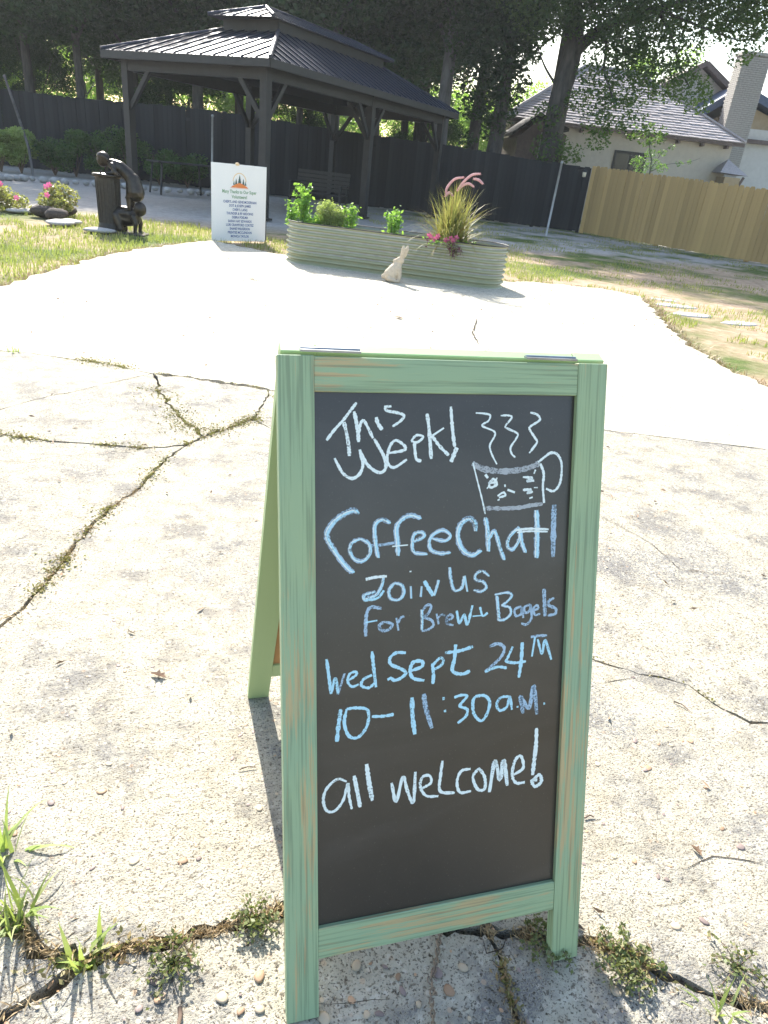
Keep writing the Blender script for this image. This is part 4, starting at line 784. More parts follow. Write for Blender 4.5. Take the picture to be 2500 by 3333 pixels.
limb(b,[q_(.14,.22),q_(.3,.2),q_(.4,.22)],[.1,.085,.08])
remesh(b,.012,'kneeling_child',M['bronze'],st,None,2)
b=MB(); b.box(q_(.16,.008),(.8,.42,.03),Matrix.Rotation(math.atan2(sx_.y,sx_.x),3,'Z'),.006); b.build('base_slab',M['darkstone'],st)

# ---------------- gazebo ----------------
ZE=2.67
Ne,Le,Re=[Vector(p) for p in ((1.544,13.989,2.67),(-1.493,16.839,2.67),(7.75,20.109,2.67))]
e1=(Le-Ne).normalized(); e2=Vector((-e1.y,e1.x,0)); e2=e2 if e2.dot(Re-Ne)>0 else -e2; L1=(Le-Ne).length; L2=(Re-Ne).length
gz=thing('gazebo','large dark gazebo with two-tier metal roof standing beyond the patio','gazebo',tuple((Ne+e1*L1/2+e2*L2/2).xy)+(-.04,))
def gp(a,b_,z): return Ne+e1*a+e2*b_+Vector((0,0,z-ZE))
Rg=Matrix((e1,e2,Vector((0,0,1)))).transposed()
ins=.34
posts=[(ins,ins),(L1-ins,ins),(ins,L2/2),(L1-ins,L2/2),(ins,L2-ins),(L1-ins,L2-ins)]
for a,b_ in posts:
    b=MB(); b.box(gp(a,b_,(ZE-.04)/2-.02),(.16,.16,ZE-.04),Rg,.006); b.build('post',M['metaldark'],gz)
    b=MB(); b.box(gp(a,b_,.0),(.26,.26,.04),Rg,.004); b.build('base_plate',M['metaldark'],gz)
    for da,db in((1,0),(-1,0),(0,1),(0,-1)):
        ta,tb=a+da*.62,b_+db*.62
        if ins-.01<=ta<=L1-ins+.01 and ins-.01<=tb<=L2-ins+.01:
            b=MB(); b.bar(gp(a+da*.05,b_+db*.05,ZE-.95),gp(ta,tb,ZE-.24),.07,.09); b.build('brace',M['metaldark'],gz)
for a0,b0,a1,b1 in((ins,ins,L1-ins,ins),(ins,L2-ins,L1-ins,L2-ins),(ins,ins,ins,L2-ins),(L1-ins,ins,L1-ins,L2-ins)):
    b=MB(); b.bar(gp(a0,b0,ZE-.17),gp(a1,b1,ZE-.17),.13,.24); b.build('beam',M['metaldark'],gz)
for a0,b0,a1,b1 in((0,0,L1,0),(0,L2,L1,L2),(0,0,0,L2),(L1,0,L1,L2)):
    b=MB(); b.bar(gp(a0,b0,ZE-.06),gp(a1,b1,ZE-.06),.03,.13); b.build('fascia',M['metaldark'],gz)
b=MB(); b.add([gp(0.02,.02,ZE-.1),gp(L1-.02,.02,ZE-.1),gp(L1-.02,L2-.02,ZE-.1),gp(.02,L2-.02,ZE-.1),gp(1.3,1.9,ZE+.5),gp(L1-1.3,1.9,ZE+.5),gp(L1-1.3,L2-1.9,ZE+.5),gp(1.3,L2-1.9,ZE+.5)],[(0,1,5,4),(1,2,6,5),(2,3,7,6),(3,0,4,7),(4,5,6,7)]); b.build('ceiling',M['metaldark'],gz)
def tier(z0,z1,o0,i1a,i1b,pitch=.30):
    # a hipped ring of standing-seam panels between an outer and an inner rectangle
    A0,B0,A1,B1=o0[0],o0[1],L1-o0[0],L2-o0[1]; a0,b0,a1,b1=i1a,i1b,L1-i1a,L2-i1b
    sides=[((A0,B0),(A1,B0),(a0,b0),(a1,b0)),((A1,B0),(A1,B1),(a1,b0),(a1,b1)),((A1,B1),(A0,B1),(a1,b1),(a0,b1)),((A0,B1),(A0,B0),(a0,b1),(a0,b0))]
    for P,Q,p,q in sides:
        P3,Q3,p3,q3=gp(*P,z0),gp(*Q,z0),gp(*p,z1),gp(*q,z1); Ls=(Q3-P3).length; d=(Q3-P3)/Ls; inw=((p3+q3)/2-(P3+Q3)/2); inw-=d*inw.dot(d); n=max(3,int(Ls/pitch)); s0=(p3-P3).dot(d); s1=(q3-P3).dot(d); nrm=d.cross(inw).normalized()
        if nrm.z<0: nrm=-nrm
        def up(s):
            if s<s0: return s/max(s0,1e-6)
            if s>s1: return (Ls-s)/max(Ls-s1,1e-6)
            return 1.
        for i in range(n):
            sa,sb_=Ls*i/n,Ls*(i+1)/n; ss=[sa]+[s for s in(s0,s1) if sa<s<sb_]+[sb_]; b=MB()
            lo=[P3+d*s for s in ss]; hi=[P3+d*s+inw*max(.002,up(s)) for s in ss]; lo=[x+nrm*.012 for x in lo];hi=[x+nrm*.012 for x in hi]
            k=len(ss); b.add(lo+hi,[(j,j+1,k+j+1,k+j) for j in range(k-1)]); t=nrm*-.012; b.add([x+t for x in lo]+[x+t for x in hi],[(j,k+j,k+j+1,j+1) for j in range(k-1)])
            b.add([lo[0],lo[-1],lo[-1]+t,lo[0]+t],[(0,3,2,1)])
            if up(sa)>.03: 
                b.bar(lo[0]+nrm*.012,hi[0]+nrm*.012,.022,.03,nrm)
                for fr in (.33,.66):
                    s=sa+(sb_-sa)*fr; u=up(s)
                    if u>.03: b.bar(P3+d*s+nrm*.014,P3+d*s+inw*u+nrm*.014,.014,.012,nrm)
            b.build('roof_panel',M['roofmetal'],gz)
    for P,p in((sides[0][0],sides[0][2]),(sides[0][1],sides[0][3]),(sides[2][0],sides[2][2]),(sides[2][1],sides[2][3])):
        b=MB(); b.tube([gp(*P,z0)+Vector((0,0,.03)),gp(*p,z1)+Vector((0,0,.03))],.04,8); b.build('hip_cap',M['roofmetal'],gz)
tier(ZE,ZE+.72,(0,0),1.38,2.1)
b=MB()
for a0,b0,a1,b1 in((1.38,2.1,L1-1.38,2.1),(1.38,L2-2.1,L1-1.38,L2-2.1),(1.38,2.1,1.38,L2-2.1),(L1-1.38,2.1,L1-1.38,L2-2.1)): b.bar(gp(a0,b0,ZE+.81),gp(a1,b1,ZE+.81),.03,.24)
b.build('clerestory',M['metaldark'],gz)
tier(ZE+.92,ZE+1.21,(1.25,1.75),L1/2-.01,2.6)
b=MB(); b.tube([gp(L1/2,2.55,ZE+1.24),gp(L1/2,L2-2.55,ZE+1.24)],.04,8); b.build('ridge_cap',M['roofmetal'],gz)
# furniture under the gazebo
def table(x,y,rz,label):
    t=thing('patio_table',label,'table',(x,y,-.03),None,rz); b=MB(); b.box((0,0,.74),(1.5,.8,.035),None,.008); lput(b,'table_top',M['metaldark'],t)
    for sx in(-1,1):
        for sy_ in(-1,1): b=MB(); b.bar((sx*.62,sy_*.3,.72),(sx*.7,sy_*.36,0),.04,.04); lput(b,'leg',M['metaldark'],t)
    return t
table(*(0.015,19.864,0.956)[:2],.4,'dark metal table in the shade left of the white sign')
def bench(x,y,rz,label):
    t=thing('garden_bench',label,'bench',(x,y,-.03),None,rz); b=MB(); 
    for j in range(5): lput(MB().box((0,-.2+.09*j,.45),(1.4,.07,.025)),'seat_slat',M['metaldark'],t)
    for j in range(5): lput(MB().box((0,.24+.02*j,.55+.09*j),(1.4,.02,.07)),'back_slat',M['metaldark'],t)
    for s in(-1,1):
        for yy_ in(-.2,.22): lput(MB().bar((s*.66,yy_,0),(s*.66,yy_,.66),.05,.05),'leg',M['metaldark'],t)
        lput(MB().bar((s*.66,-.24,.66),(s*.66,.28,.66),.06,.03),'armrest',M['metaldark'],t)
    return t
bench(*(3.21,17.777,1.01)[:2],-.6,'dark slatted bench under the gazebo behind the planter herbs')

# ---------------- fences ----------------
def picket(mat,wd,dog):
    b=MB(); h=1.;x=wd/2;c=.028 if dog else 0
    pr=[(-x,0),(x,0),(x,h-c),(x-c,h),(-x+c,h),(-x,h-c)] if dog else [(-x,0),(x,0),(x,h),(-x,h)]
    k=len(pr); b.add([(a,-.009,z) for a,z in pr]+[(a,.009,z) for a,z in pr],[tuple(range(k)),tuple(range(2*k-1,k-1,-1))]+[(i,k+i,k+(i+1)%k,(i+1)%k) for i in range(k)]); return b.mesh('picket',mat)
def fence(name,label,pts,zt,mat,wd,gap,dog,seed):
    r=random.Random(seed); P=[Vector((p[0],p[1],-.045)) for p in pts]; t=thing(name,label,'fence',tuple(P[0])); me=picket(mat,wd,dog); o0=P[0]; k=0
    for a,b_,za,zb_ in zip(P[:-1],P[1:],zt[:-1],zt[1:]):
        L=(b_-a).length; d=(b_-a)/L; n=math.ceil(L/(wd+gap)); ang=math.atan2(d.y,d.x); nn=Vector((-d.y,d.x,0)); nn=nn if nn.y>0 else -nn
        for i in range(n):
            f=(i+.5)/n; z=za+(zb_-za)*f; p=a+d*(L*f)-o0; link('picket',me,t,(p.x,p.y,r.uniform(.02,.05)),(r.gauss(0,.006),0,ang+r.gauss(0,.01)),(r.uniform(.975,1.0) if r.random()<.8 else .94,1,z-.02+r.gauss(0,.008))); k+=1
        for h in (.22,.55,.86):
            b=MB(); b.bar(a+nn*.03+Vector((0,0,za*h)),b_+nn*.03+Vector((0,0,zb_*h)),.04,.085); b.build('rail',mat,t)
        m=max(1,int(L/2.4))
        for i in range(m+1):
            p=a+d*(L*i/m)+nn*.09; z=za+(zb_-za)*i/m; b=MB(); b.box((p.x,p.y,z/2-.05),(.09,.09,z+.02),Matrix.Rotation(ang,3,'Z')); b.build('post',mat,t)
    return t
fence('wooden_fence','newer tan dog-eared wooden fence at the right behind the lawn',[(11.72,19.84),(13.64,14.86),(14.5,12.6)],[1.84,1.66,1.6],M['tanwood'],.140,.004,True,1)
fence('wooden_fence','old dark weathered wooden fence running behind the gazebo',[(11.66,19.9),(10.5,20.7),(8.1,22.0),(4.5,23.2),(.5,24.5),(-3.4,25.7),(-9.5,27.4)],[1.78,1.82,1.97,2.05,2.2,2.1,2.2],M['darkwood'],.148,-.004,False,2)
def pole(label,pts,r_,name='pipe_post',cat='post',mat='pole'):
    b=MB(); b.tube(pts,r_,8); b.ball(pts[-1],r_*1.4,8,5); o=b.build(name,M[mat],None,True,(pts[0][0],pts[0][1],0)); tag(o,label,cat); return o
p=(9.441,17.545,0.969); q=(p[0]+.03,p[1],1.72); pole('pale leaning metal post in front of the dark fence near its right end',[(p[0]-.02,p[1],-.05),q],.028)
p=(0.915,22.515,1.37); pole('thin pale metal pole rising behind the white sign',[(p[0]-.02,p[1],-.05),(p[0]+.02,p[1],1.95)],.03)
p=(-3.896,22.182,0.661); p2=(-4.501,23.429,2.298); pole('thin bare leaning pole at the left among the dark trees',[(p[0]+.03,p[1],-.05),p,p2],.035,'leaning_pole','pole','barkgrey')
t=thing('fence_lantern','small cream lantern hanging on the dark fence beside the tan fence','lantern',(11.178,19.295,1.604)); lc=chain_loc(t)
b=MB(); b.lathe(lc,[(.0,-.13),(.05,-.12),(.055,-.02),(.05,.0)],12); b.build('lens',M['lamp'],t,True); b=MB(); b.lathe(lc+Vector((0,0,0)),[(.075,.002),(.06,.03),(.015,.06)],12); b.tube([lc+Vector((0,0,.05)),lc+Vector((0,.1,.08)),lc+Vector((0,.4,.06))],.012,6); b.build('cap',M['metaldark'],t)

# ---------------- houses beyond the fence ----------------
HA=Vector((22.03,26.921,3.112)); HB=Vector((15.844,28.926,2.971)); hd=(HB-HA); hd.z=0; hd.normalize(); hn=Vector((-hd.y,hd.x,0)); hn=hn if hn.y>0 else -hn
hs=thing('house','tan stucco house with pale shingle hip roof and dark window behind the fence','house',(HA.x,HA.y,-.04))
def wall(mbb,a,b_,z0,z1,th_=.2,n=hn): mbb.bar(Vector((a.x,a.y,(z0+z1)/2))+n*th_/2,Vector((b_.x,b_.y,(z0+z1)/2))+n*th_/2,th_,z1-z0)
ZEV=Vector((21.86,26.556,3.47)).z
ZW=ZEV-.12
Lw=9.2; HBe=HA+hd*Lw
b=MB(); wall(b,HA,HBe,-.05,ZW); b.build('front_wall',M['stucco'],hs)
sd2=hn; b=MB(); b.bar(Vector((HA.x,HA.y,ZW/2))+hn*.2-hd*-.1,Vector((HA.x,HA.y,ZW/2))+hn*7+hd*.1,.2,ZW); b.build('side_wall',M['stucco'],hs)
b=MB(); b.bar(Vector((HBe.x,HBe.y,ZW/2))+hn*.2-hd*.1,Vector((HBe.x,HBe.y,ZW/2))+hn*7-hd*.1,.2,ZW); b.build('side_wall',M['stucco'],hs)
# window
wa=Vector((17.528,28.38,2.635)); wz1=Vector((17.742,28.31,2.744)).z; wu=hd
w0=(wa-HA).dot(hd); wc=HA+hd*(w0-.55*1.0); wl=1.35
wz0=wz1-1.5
cxw=HA+hd*(w0-wl/2)
b=MB(); b.bar(Vector((*(cxw-hd*wl/2-hn*.03).xy,(wz0+wz1)/2)),Vector((*(cxw+hd*wl/2-hn*.03).xy,(wz0+wz1)/2)),.05,wz1-wz0); wf=b.build('window',M['screen'],hs)
for s in(-.5,.5):
    c=cxw+hd*s*wl*.46-hn*.062; b=MB(); b.bar(Vector((*(c-hd*wl*.2).xy,(wz0+wz1)/2)),Vector((*(c+hd*wl*.2).xy,(wz0+wz1)/2)),.012,(wz1-wz0)*.86); b.build('pane',M['glass'],wf)
# roof: shingle courses on the front slope and both hips
ov=.35
ra=HA-hd*ov-hn*ov; rbv=HBe+hd*ov-hn*ov; ZR=Vector((20.154,31.734,6.005)).z; run=4.2; inset=4.0
rA=ra+hn*run+hd*inset; rB=rbv+hn*run-hd*(inset*.9); back_a=ra+hn*run*2; back_b=rbv+hn*run*2
def P3(p,z): return Vector((p.x,p.y,z))
b=MB(); b.add([P3(ra,ZEV-.06),P3(rbv,ZEV-.06),P3(back_b,ZEV-.06),P3(back_a,ZEV-.06),P3(rA,ZR-.06),P3(rB,ZR-.06)],[(0,1,5,4),(1,2,5),(2,3,4,5),(3,0,4),(3,2,1,0)]); rf=b.build('roof_deck',M['shingle'],hs)
nc=24
for side in range(3):
    if side==0: e0,e1_,t0,t1=P3(ra,ZEV),P3(rbv,ZEV),P3(rA,ZR),P3(rB,ZR)
    elif side==1: e0,e1_,t0,t1=P3(back_a,ZEV),P3(ra,ZEV),P3(rA,ZR),P3(rA,ZR)
    else: e0,e1_,t0,t1=P3(rbv,ZEV),P3(back_b,ZEV),P3(rB,ZR),P3(rB,ZR)
    nr=(e1_-e0).cross(t0-e0).normalized(); nr=nr if nr.z>0 else -nr
    for i in range(nc):
        f0,f1=i/nc,(i+1.15)/nc; f1=min(f1,1); a0,a1=e0.lerp(t0,f0),e1_.lerp(t1,f0); c0,c1=e0.lerp(t0,f1),e1_.lerp(t1,f1)
        b=MB(); Ls=(a1-a0).length; nb=max(1,int(Ls/.32)); rr=random.Random(i*7+side)
        for j in range(nb):
            u0,u1=j/nb,(j+.96)/nb; h=.035+rr.uniform(-.008,.012); x0,x1=a0.lerp(a1,u0),a0.lerp(a1,u1); y0,y1=c0.lerp(c1,u0),c0.lerp(c1,u1)
            b.add([x0+nr*h,x1+nr*h,y1+nr*.005,y0+nr*.005,x0,x1],[(0,1,2,3),(4,5,1,0)])
        if nb: b.build('shingle_course',M['shingle'],hs)
for p,q in((P3(ra,ZEV),P3(rA,ZR)),(P3(rbv,ZEV),P3(rB,ZR)),(P3(rA,ZR),P3(rB,ZR))):
    b=MB(); b.tube([p+Vector((0,0,.04)),q+Vector((0,0,.04))],.07,6); b.build('hip_shingles',M['shingle'],hs)
b=MB(); b.bar(P3(ra,ZEV-.07),P3(rbv,ZEV-.07),.03,.12); b.build('gutter',M['trim'],hs)
for i in range(9):
    p=HA+hd*(.3+i*1.0); b=MB(); b.box((p.x-hn.x*.17,p.y-hn.y*.17,ZEV-.19),(.09,.34,.12),Matrix.Rotation(math.atan2(hd.y,hd.x),3,'Z')); b.build('rafter_tail',M['trim'],hs)
# taller gabled wing behind with chimney
gb=thing('house','taller gabled grey wing with brick chimney behind the shingle-roofed house','house',(*Vector((25.083,32.239,3.96)).xy,-.04))
DG=39
ap,gl,gr=[Vector(p) for p in ((23.92,32.616,7.071),(21.942,33.257,5.866),(25.559,32.085,6.01))]
ap2=ap-Vector((0,0,.45)); 
gdv=(gr-gl); gdv.z=0; gdv.normalize(); gn=Vector((-gdv.y,gdv.x,0)); gn=gn if gn.y>0 else -gn
def al(p,s): return p+gdv*s
zl=min(gl.z,gr.z); half=max((ap-gl).dot(gdv),(gr-ap).dot(gdv)); 
sl=(ap.z-gr.z)/max(.1,(gr-ap).dot(gdv))
ra1=ap-gdv*half-Vector((0,0,sl*half)); ra2=ap+gdv*half-Vector((0,0,sl*half)); hw=half-.3
b=MB(); fwd=gn*.55
fl_=[ap-gdv*hw-Vector((0,0,sl*hw+.25)),ap+gdv*hw-Vector((0,0,sl*hw+.25)),ap-Vector((0,0,.25))]
fl_=[p+fwd for p in fl_]; bot=[Vector((fl_[0].x,fl_[0].y,-.05)),Vector((fl_[1].x,fl_[1].y,-.05))]
b.add([bot[0],bot[1],fl_[1],fl_[2],fl_[0]]+[p+gn*5 for p in (bot[0],bot[1],fl_[1],fl_[2],fl_[0])],[(0,1,2,3,4),(9,8,7,6,5),(0,5,6,1),(1,6,7,2),(4,9,5,0)]); b.build('gable_wall',M['stucco2'],gb)
for e in(ra1,ra2):
    b=MB(); m=(ap+e)/2; d=(e-ap); b.add([ap,e,e+gn*6,ap+gn*6]+[x-Vector((0,0,.12)) for x in(ap,e,e+gn*6,ap+gn*6)],[(0,1,2,3),(7,6,5,4),(0,4,5,1),(1,5,6,2)]); b.build('gable_roof',M['trim'],gb)
    b=MB(); b.bar(ap+gn*-.03-Vector((0,0,.1)),e+gn*-.03-Vector((0,0,.1)),.05,.22); b.build('bargeboard',M['trim'],gb)
# chimney
cl,cr_=Vector((23.151,29.186,6.917)),Vector((24.181,28.852,6.638)); cb=Vector((23.232,29.16,4.099))
cw=1.15; cd_=(HA-HB);cd_.z=0;cd_.normalize(); cn=Vector((-cd_.y,cd_.x,0)); cn=cn if cn.y>0 else -cn; ct=cl.z; cc=Vector((cl.x,cl.y,0))+cd_*cw/2+cn*.45; RC=Matrix.Rotation(math.atan2(cd_.y,cd_.x),3,'Z')
b=MB(); b.box((cc.x,cc.y,ct/2),(cw-.03,.87,ct),RC); ch=b.build('chimney',M['mortar'],gb)
b=MB(); hb=.078; nr_=int(ct/hb)
for i in range(nr_):
    nb=5; o_=(.5 if i%2 else 0)
    for j in range(-1,nb+1):
        x0=max(0,(j+o_)/nb*cw);x1=min(cw,(j+1+o_)/nb*cw-.012)
        if x1-x0<.03: continue
        p=Vector((cl.x,cl.y,0))+cd_*((x0+x1)/2); b.box((p.x+cn.x*.02,p.y+cn.y*.02,(i+.5)*hb),(x1-x0,.06,hb-.014),RC)
    for j in range(4):
        p=Vector((cl.x,cl.y,0))+cn*(.06+.22*j+(.1 if i%2 else 0)); b.box((p.x+cd_.x*.02,p.y+cd_.y*.02,(i+.5)*hb),(.06,.2,hb-.014),RC)
o=b.build('bricks',M['brickwall'],ch); o['kind']='stuff'
b=MB(); b.box((cc.x,cc.y,ct+.06),(cw+.12,1.0,.12),RC); b.build('chimney_cap',M['brickwall'],ch)
# lower side wing at the far right with blue-grey roof
rw=thing('house','grey-walled house wing with blue-grey roof at the far right edge','house',(*Vector((25.599,29.444,3.445)).xy,-.04))
a=Vector((23.878,30.001,3.826)); c=a+cd_*9; z1=Vector((24.901,29.67,3.085)).z
b=MB(); b.bar(Vector((a.x,a.y,z1/2+.6)),Vector((c.x,c.y,z1/2+.6)),.2,z1+1.3); b.build('lower_wall',M['stucco2'],rw)
z2=Vector((24.921,29.453,3.843)).z; b=MB(); b.bar(Vector((a.x,a.y,z2))+cd_*.9-cn*.15,Vector((c.x,c.y,z2))-cn*.15,.35,.16); b.build('ledge',M['trim'],rw)
tp=Vector((24.653,30.276,5.662)); rt=Vector((25.814,29.9,5.055)); zz=Vector((25.77,29.914,4.027)).z; s3=cd_
b=MB(); b.add([Vector((tp.x,tp.y,zz)),Vector((tp.x,tp.y,zz))+s3*8,Vector((tp.x,tp.y,tp.z-4.6))+s3*8,tp],[(0,1,2,3)]); b.f[-1]=tuple(b.f[-1]); 
b=MB(); A_=Vector((tp.x,tp.y,zz)); b.add([A_-s3*2,A_+s3*4.2,tp+Vector((0,0,-.3)),A_-s3*2+cn*4,A_+s3*4.2+cn*4,tp+Vector((0,0,-.3))+cn*4],[(0,1,2),(5,4,3),(0,3,4,1)]); b.build('gable_wall',M['warmwall'],rw)
b=MB(); r1=tp+Vector((0,0,.0))-s3*.3; r2=A_+s3*4.6+Vector((0,0,-.1)); b.add([r1-cn*.4,r2-cn*.4,r2+cn*5,r1+cn*5]+[x+Vector((0,0,.35)) for x in(r1-cn*.4,r2-cn*.4,r2+cn*5,r1+cn*5)],[(3,2,1,0),(4,5,6,7),(0,1,5,4),(1,2,6,5),(2,3,7,6),(3,0,4,7)]); b.build('roof',M['shingleblue'],rw)
b=MB(); r2=A_-s3*2.6; b.add([r1-cn*.4,r2-cn*.4,r2+cn*5,r1+cn*5]+[x+Vector((0,0,.35)) for x in(r1-cn*.4,r2-cn*.4,r2+cn*5,r1+cn*5)],[(0,1,2,3),(7,6,5,4),(4,5,1,0),(5,6,2,1),(6,7,3,2),(7,4,0,3)]); b.build('roof',M['shingleblue'],rw)
# small entry roof at the house corner
pr_=thing('entry_canopy','small tan bay with peaked shingle roof at the house corner','canopy',(*Vector((21.56,26.022,2.234)).xy,-.04))
tpp,l_,r_=[Vector(p) for p in((21.651,26.623,2.857),(21.187,26.143,2.33),(22.281,25.789,2.295))]
m_=(l_+r_)/2; bk=tpp+cn*1.2
b=MB(); b.add([l_,r_,tpp+cd_*.1,l_+cn*1.4,r_+cn*1.4],[(0,1,2),(1,4,2),(3,0,2),(4,3,2),(0,3,4,1)]); b.build('peaked_roof',M['shingle'],pr_)
b=MB(); w1,w2=l_+cd_*.12+cn*.15,l_+cd_*.75+cn*.15; b.bar(Vector((w1.x,w1.y,l_.z/2-.1)),Vector((w2.x,w2.y,l_.z/2-.1)),.9,l_.z-.1); b.build('bay_wall',M['warmwall'],pr_)
b=MB(); b.bar(w2+Vector((0,0,-.9)),r_+cn*.15-cd_*.1-Vector((0,0,.06)),.08,.08); b.build('brace',M['trim'],pr_)
# dark shed
sh=thing('shed','dark low gabled shed between the fence and the large oak','shed',(*Vector((12.08,25.94,2.564)).xy,-.04))
s1,s2,s3_=[Vector(p) for p in((11.708,26.061,2.645),(12.58,25.778,3.343),(13.624,25.44,2.95))]; sn=Vector((.27,.96,0))
b=MB(); b.add([Vector((s1.x+.3,s1.y,-.05)),Vector((s3_.x,s3_.y,-.05)),s3_-Vector((0,0,.1)),s2-Vector((0,0,.12)),s1+Vector((.3,0,-.0))]+[q+sn*4 for q in (Vector((s1.x+.3,s1.y,-.05)),Vector((s3_.x,s3_.y,-.05)),s3_,s2,s1)],[(0,1,2,3,4),(0,5,6,1),(4,9,5,0),(1,6,7,2)]); b.build('gable_wall',M['trim'],sh)
for e in(s1,s3_):
    b=MB(); b.add([s2-sn*.3,e-sn*.3,e+sn*4,s2+sn*4]+[x+Vector((0,0,.1)) for x in(s2-sn*.3,e-sn*.3,e+sn*4,s2+sn*4)],[(0,1,2,3),(7,6,5,4),(0,4,5,1),(1,5,6,2),(2,6,7,3)]); b.build('roof',M['darkwood'],sh)
p=(12.739,25.517,2.633); b=MB(); b.bar((p[0],p[1],0),(p[0],p[1],s2.z-.5),.14,.1); b.build('corner_board',M['pole'],sh)

# ---------------- trees ----------------
def crownverts(clumps,n,ls,seed):
    g=np.random.default_rng(seed); C=np.array([c[:3] for c in clumps]); R=np.array([c[3] for c in clumps]); w_=R**2.2; idx=g.choice(len(C),n,p=w_/w_.sum())
    d=g.normal(size=(n,3)); d/=np.linalg.norm(d,axis=1)[:,None]; p=C[idx]+d*(R[idx]*g.uniform(.35,1.05,n)**.6)[:,None]*np.array([1,1,.75]); p[:,2]-=.1*R[idx]*g.uniform(0,1,n)**2
    return leafverts(p,ls,.1,.55)
def crownmesh(seed,rx_,rz_,n,ls,mat,nc=34,rc=(.8,1.5)):
    r=random.Random(seed); cl=[]
    for i in range(nc):
        a=r.uniform(0,2*PI); u=r.uniform(-1,1); k=r.uniform(.45,1)**.5; s=math.sqrt(1-u*u); cl.append((rx_*k*s*math.cos(a),rx_*k*s*math.sin(a),rz_*k*u,r.uniform(*rc)))
    v,f=crownverts(cl,n,ls,seed); return fastmesh('crown',v,f,mat),cl
def trunkmb(h,r0,seed,lean=(0,0),limbs=6,spread=2.5):
    r=random.Random(seed); b=MB(); P=[]; k=12
    for i in range(k+1): t=i/k; P.append(Vector((lean[0]*t+.12*math.sin(t*5+seed)*t,lean[1]*t+.1*math.cos(t*4+seed)*t,h*t)))
    b.tube(P,[r0*(1.25 if i==0 else 1-.65*i/k) for i in range(k+1)],12)
    for j in range(limbs):
        t=r.uniform(.42,.9); p=P[int(t*k)]; a=r.uniform(0,2*PI); L=r.uniform(.5,1)*spread; m=p+Vector((math.cos(a)*L*.5,math.sin(a)*L*.5,L*.35)); e=p+Vector((math.cos(a)*L,math.sin(a)*L,L*.7+.3)); b.tube(catmull([p,m,e],4),[r0*.36*(1-.8*i/8) for i in range(9)],7)
    return b
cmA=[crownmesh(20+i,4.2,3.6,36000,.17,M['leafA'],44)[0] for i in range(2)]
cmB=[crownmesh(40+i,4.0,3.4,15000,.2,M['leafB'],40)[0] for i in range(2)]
def tree(name,label,x,y,h,r0,cm,zc,sc,rz,seed,group=None,bark='bark',lean=(0,0),cat='tree'):
    t=thing(name,label,cat,(x,y,-.05),group); lput(trunkmb(h,r0,seed,lean),'trunk',M[bark],t,True); link('crown',cm,t,(lean[0]*.8,lean[1]*.8,zc),(0,0,rz),sc); return t
row=[((-7.251,31.153,0.526),.22),((-5.198,31.014,0.743),.2),((-3.254,29.332,0.945),.17),((-1.495,32.441,1.14),.14),((0.764,29.082,1.371),.24),((2.379,30.661,1.546),.16),((4.364,28.441,1.751),.15),((5.379,27.061,1.856),.26),((7.188,28.577,2.051),.4),((9,30.092,2.248),.18),((8.806,24.899,2.214),.3),((10.269,25.476,2.371),.26)]
LR=['dark tree cut by the left edge of the view','dark tree second from the left edge','slender dark tree above the leaning pole','thin dark trunk seen left of gazebo corner post through its opening','broad dark tree seen through left half of gazebo','thin tree just left of the gazebo centre post','slim dark tree right of the gazebo centre post','grey trunk tree seen above the planter herbs','thick dark trunk rising above the gazebo ridge','slim trunk behind the gazebo roof right slope','grey-barked trunk left of the gazebo right corner','dark tree just beyond the gazebo right corner']
for i,((x,y,z),r0) in enumerate(row):
    sc=(.9+.25*((i*37)%10)/10)*(1,1,1,1,1,1,1,1,1,.8,.62,.5)[i]; zb_=7.6+.9*((i*53)%7)/7
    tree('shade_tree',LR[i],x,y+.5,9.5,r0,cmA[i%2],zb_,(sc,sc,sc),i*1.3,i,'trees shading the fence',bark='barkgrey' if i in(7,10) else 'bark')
tree('shade_tree','tall tree whose crown rises out of view between the gazebo and the oak',9.6,30.5,15,.3,cmA[0],14.3,(1.0,1.0,1.2),.7,77,'trees shading the fence')
tree('shade_tree','tall tree at the right whose crown is out of view above the tan fence',14.5,28.5,15,.3,cmA[1],15.3,(1.1,1.1,1.1),2.7,78,'trees shading the fence')
# second rank fills the canopy
for i in range(7):
    px_=-200+i*165; x=-9+i*2.9; y=34.5-.25*x+((i*29)%5)*.4
    tree('shade_tree',['tree deep in the wood behind the dark fence, part %s of the canopy'%w_ for w_ in('leftmost','left','left-of-centre','behind gazebo left','behind gazebo middle','behind gazebo ridge','right-of-ridge','behind gazebo right','rightmost')][i],x,y,9,.2,cmA[(i+1)%2],7.3,(1.1,1.1,1.05),i*2.1,30+i,'deeper wood trees')
for i in range(9):
    if i in (3,5,7): continue
    x=-10.5+i*2.55; y=32.5-.22*x
    tree('understory_tree',['dark low tree under the canopy at the far left','dark low tree behind the leaning pole','dark low tree behind the statue','dark low tree left of gazebo left post','dark low tree glimpsed through gazebo, left','dark low tree glimpsed behind gazebo centre post','dark low tree behind the planter herbs','dark low tree glimpsed through gazebo, right','dark low tree behind the gazebo right corner'][i],x,y,3,.08,cmA[i%2],2.3+.5*((i*7)%4)/4,(.36,.36,.42),i*2.3,120+i,'low dark trees under the canopy')
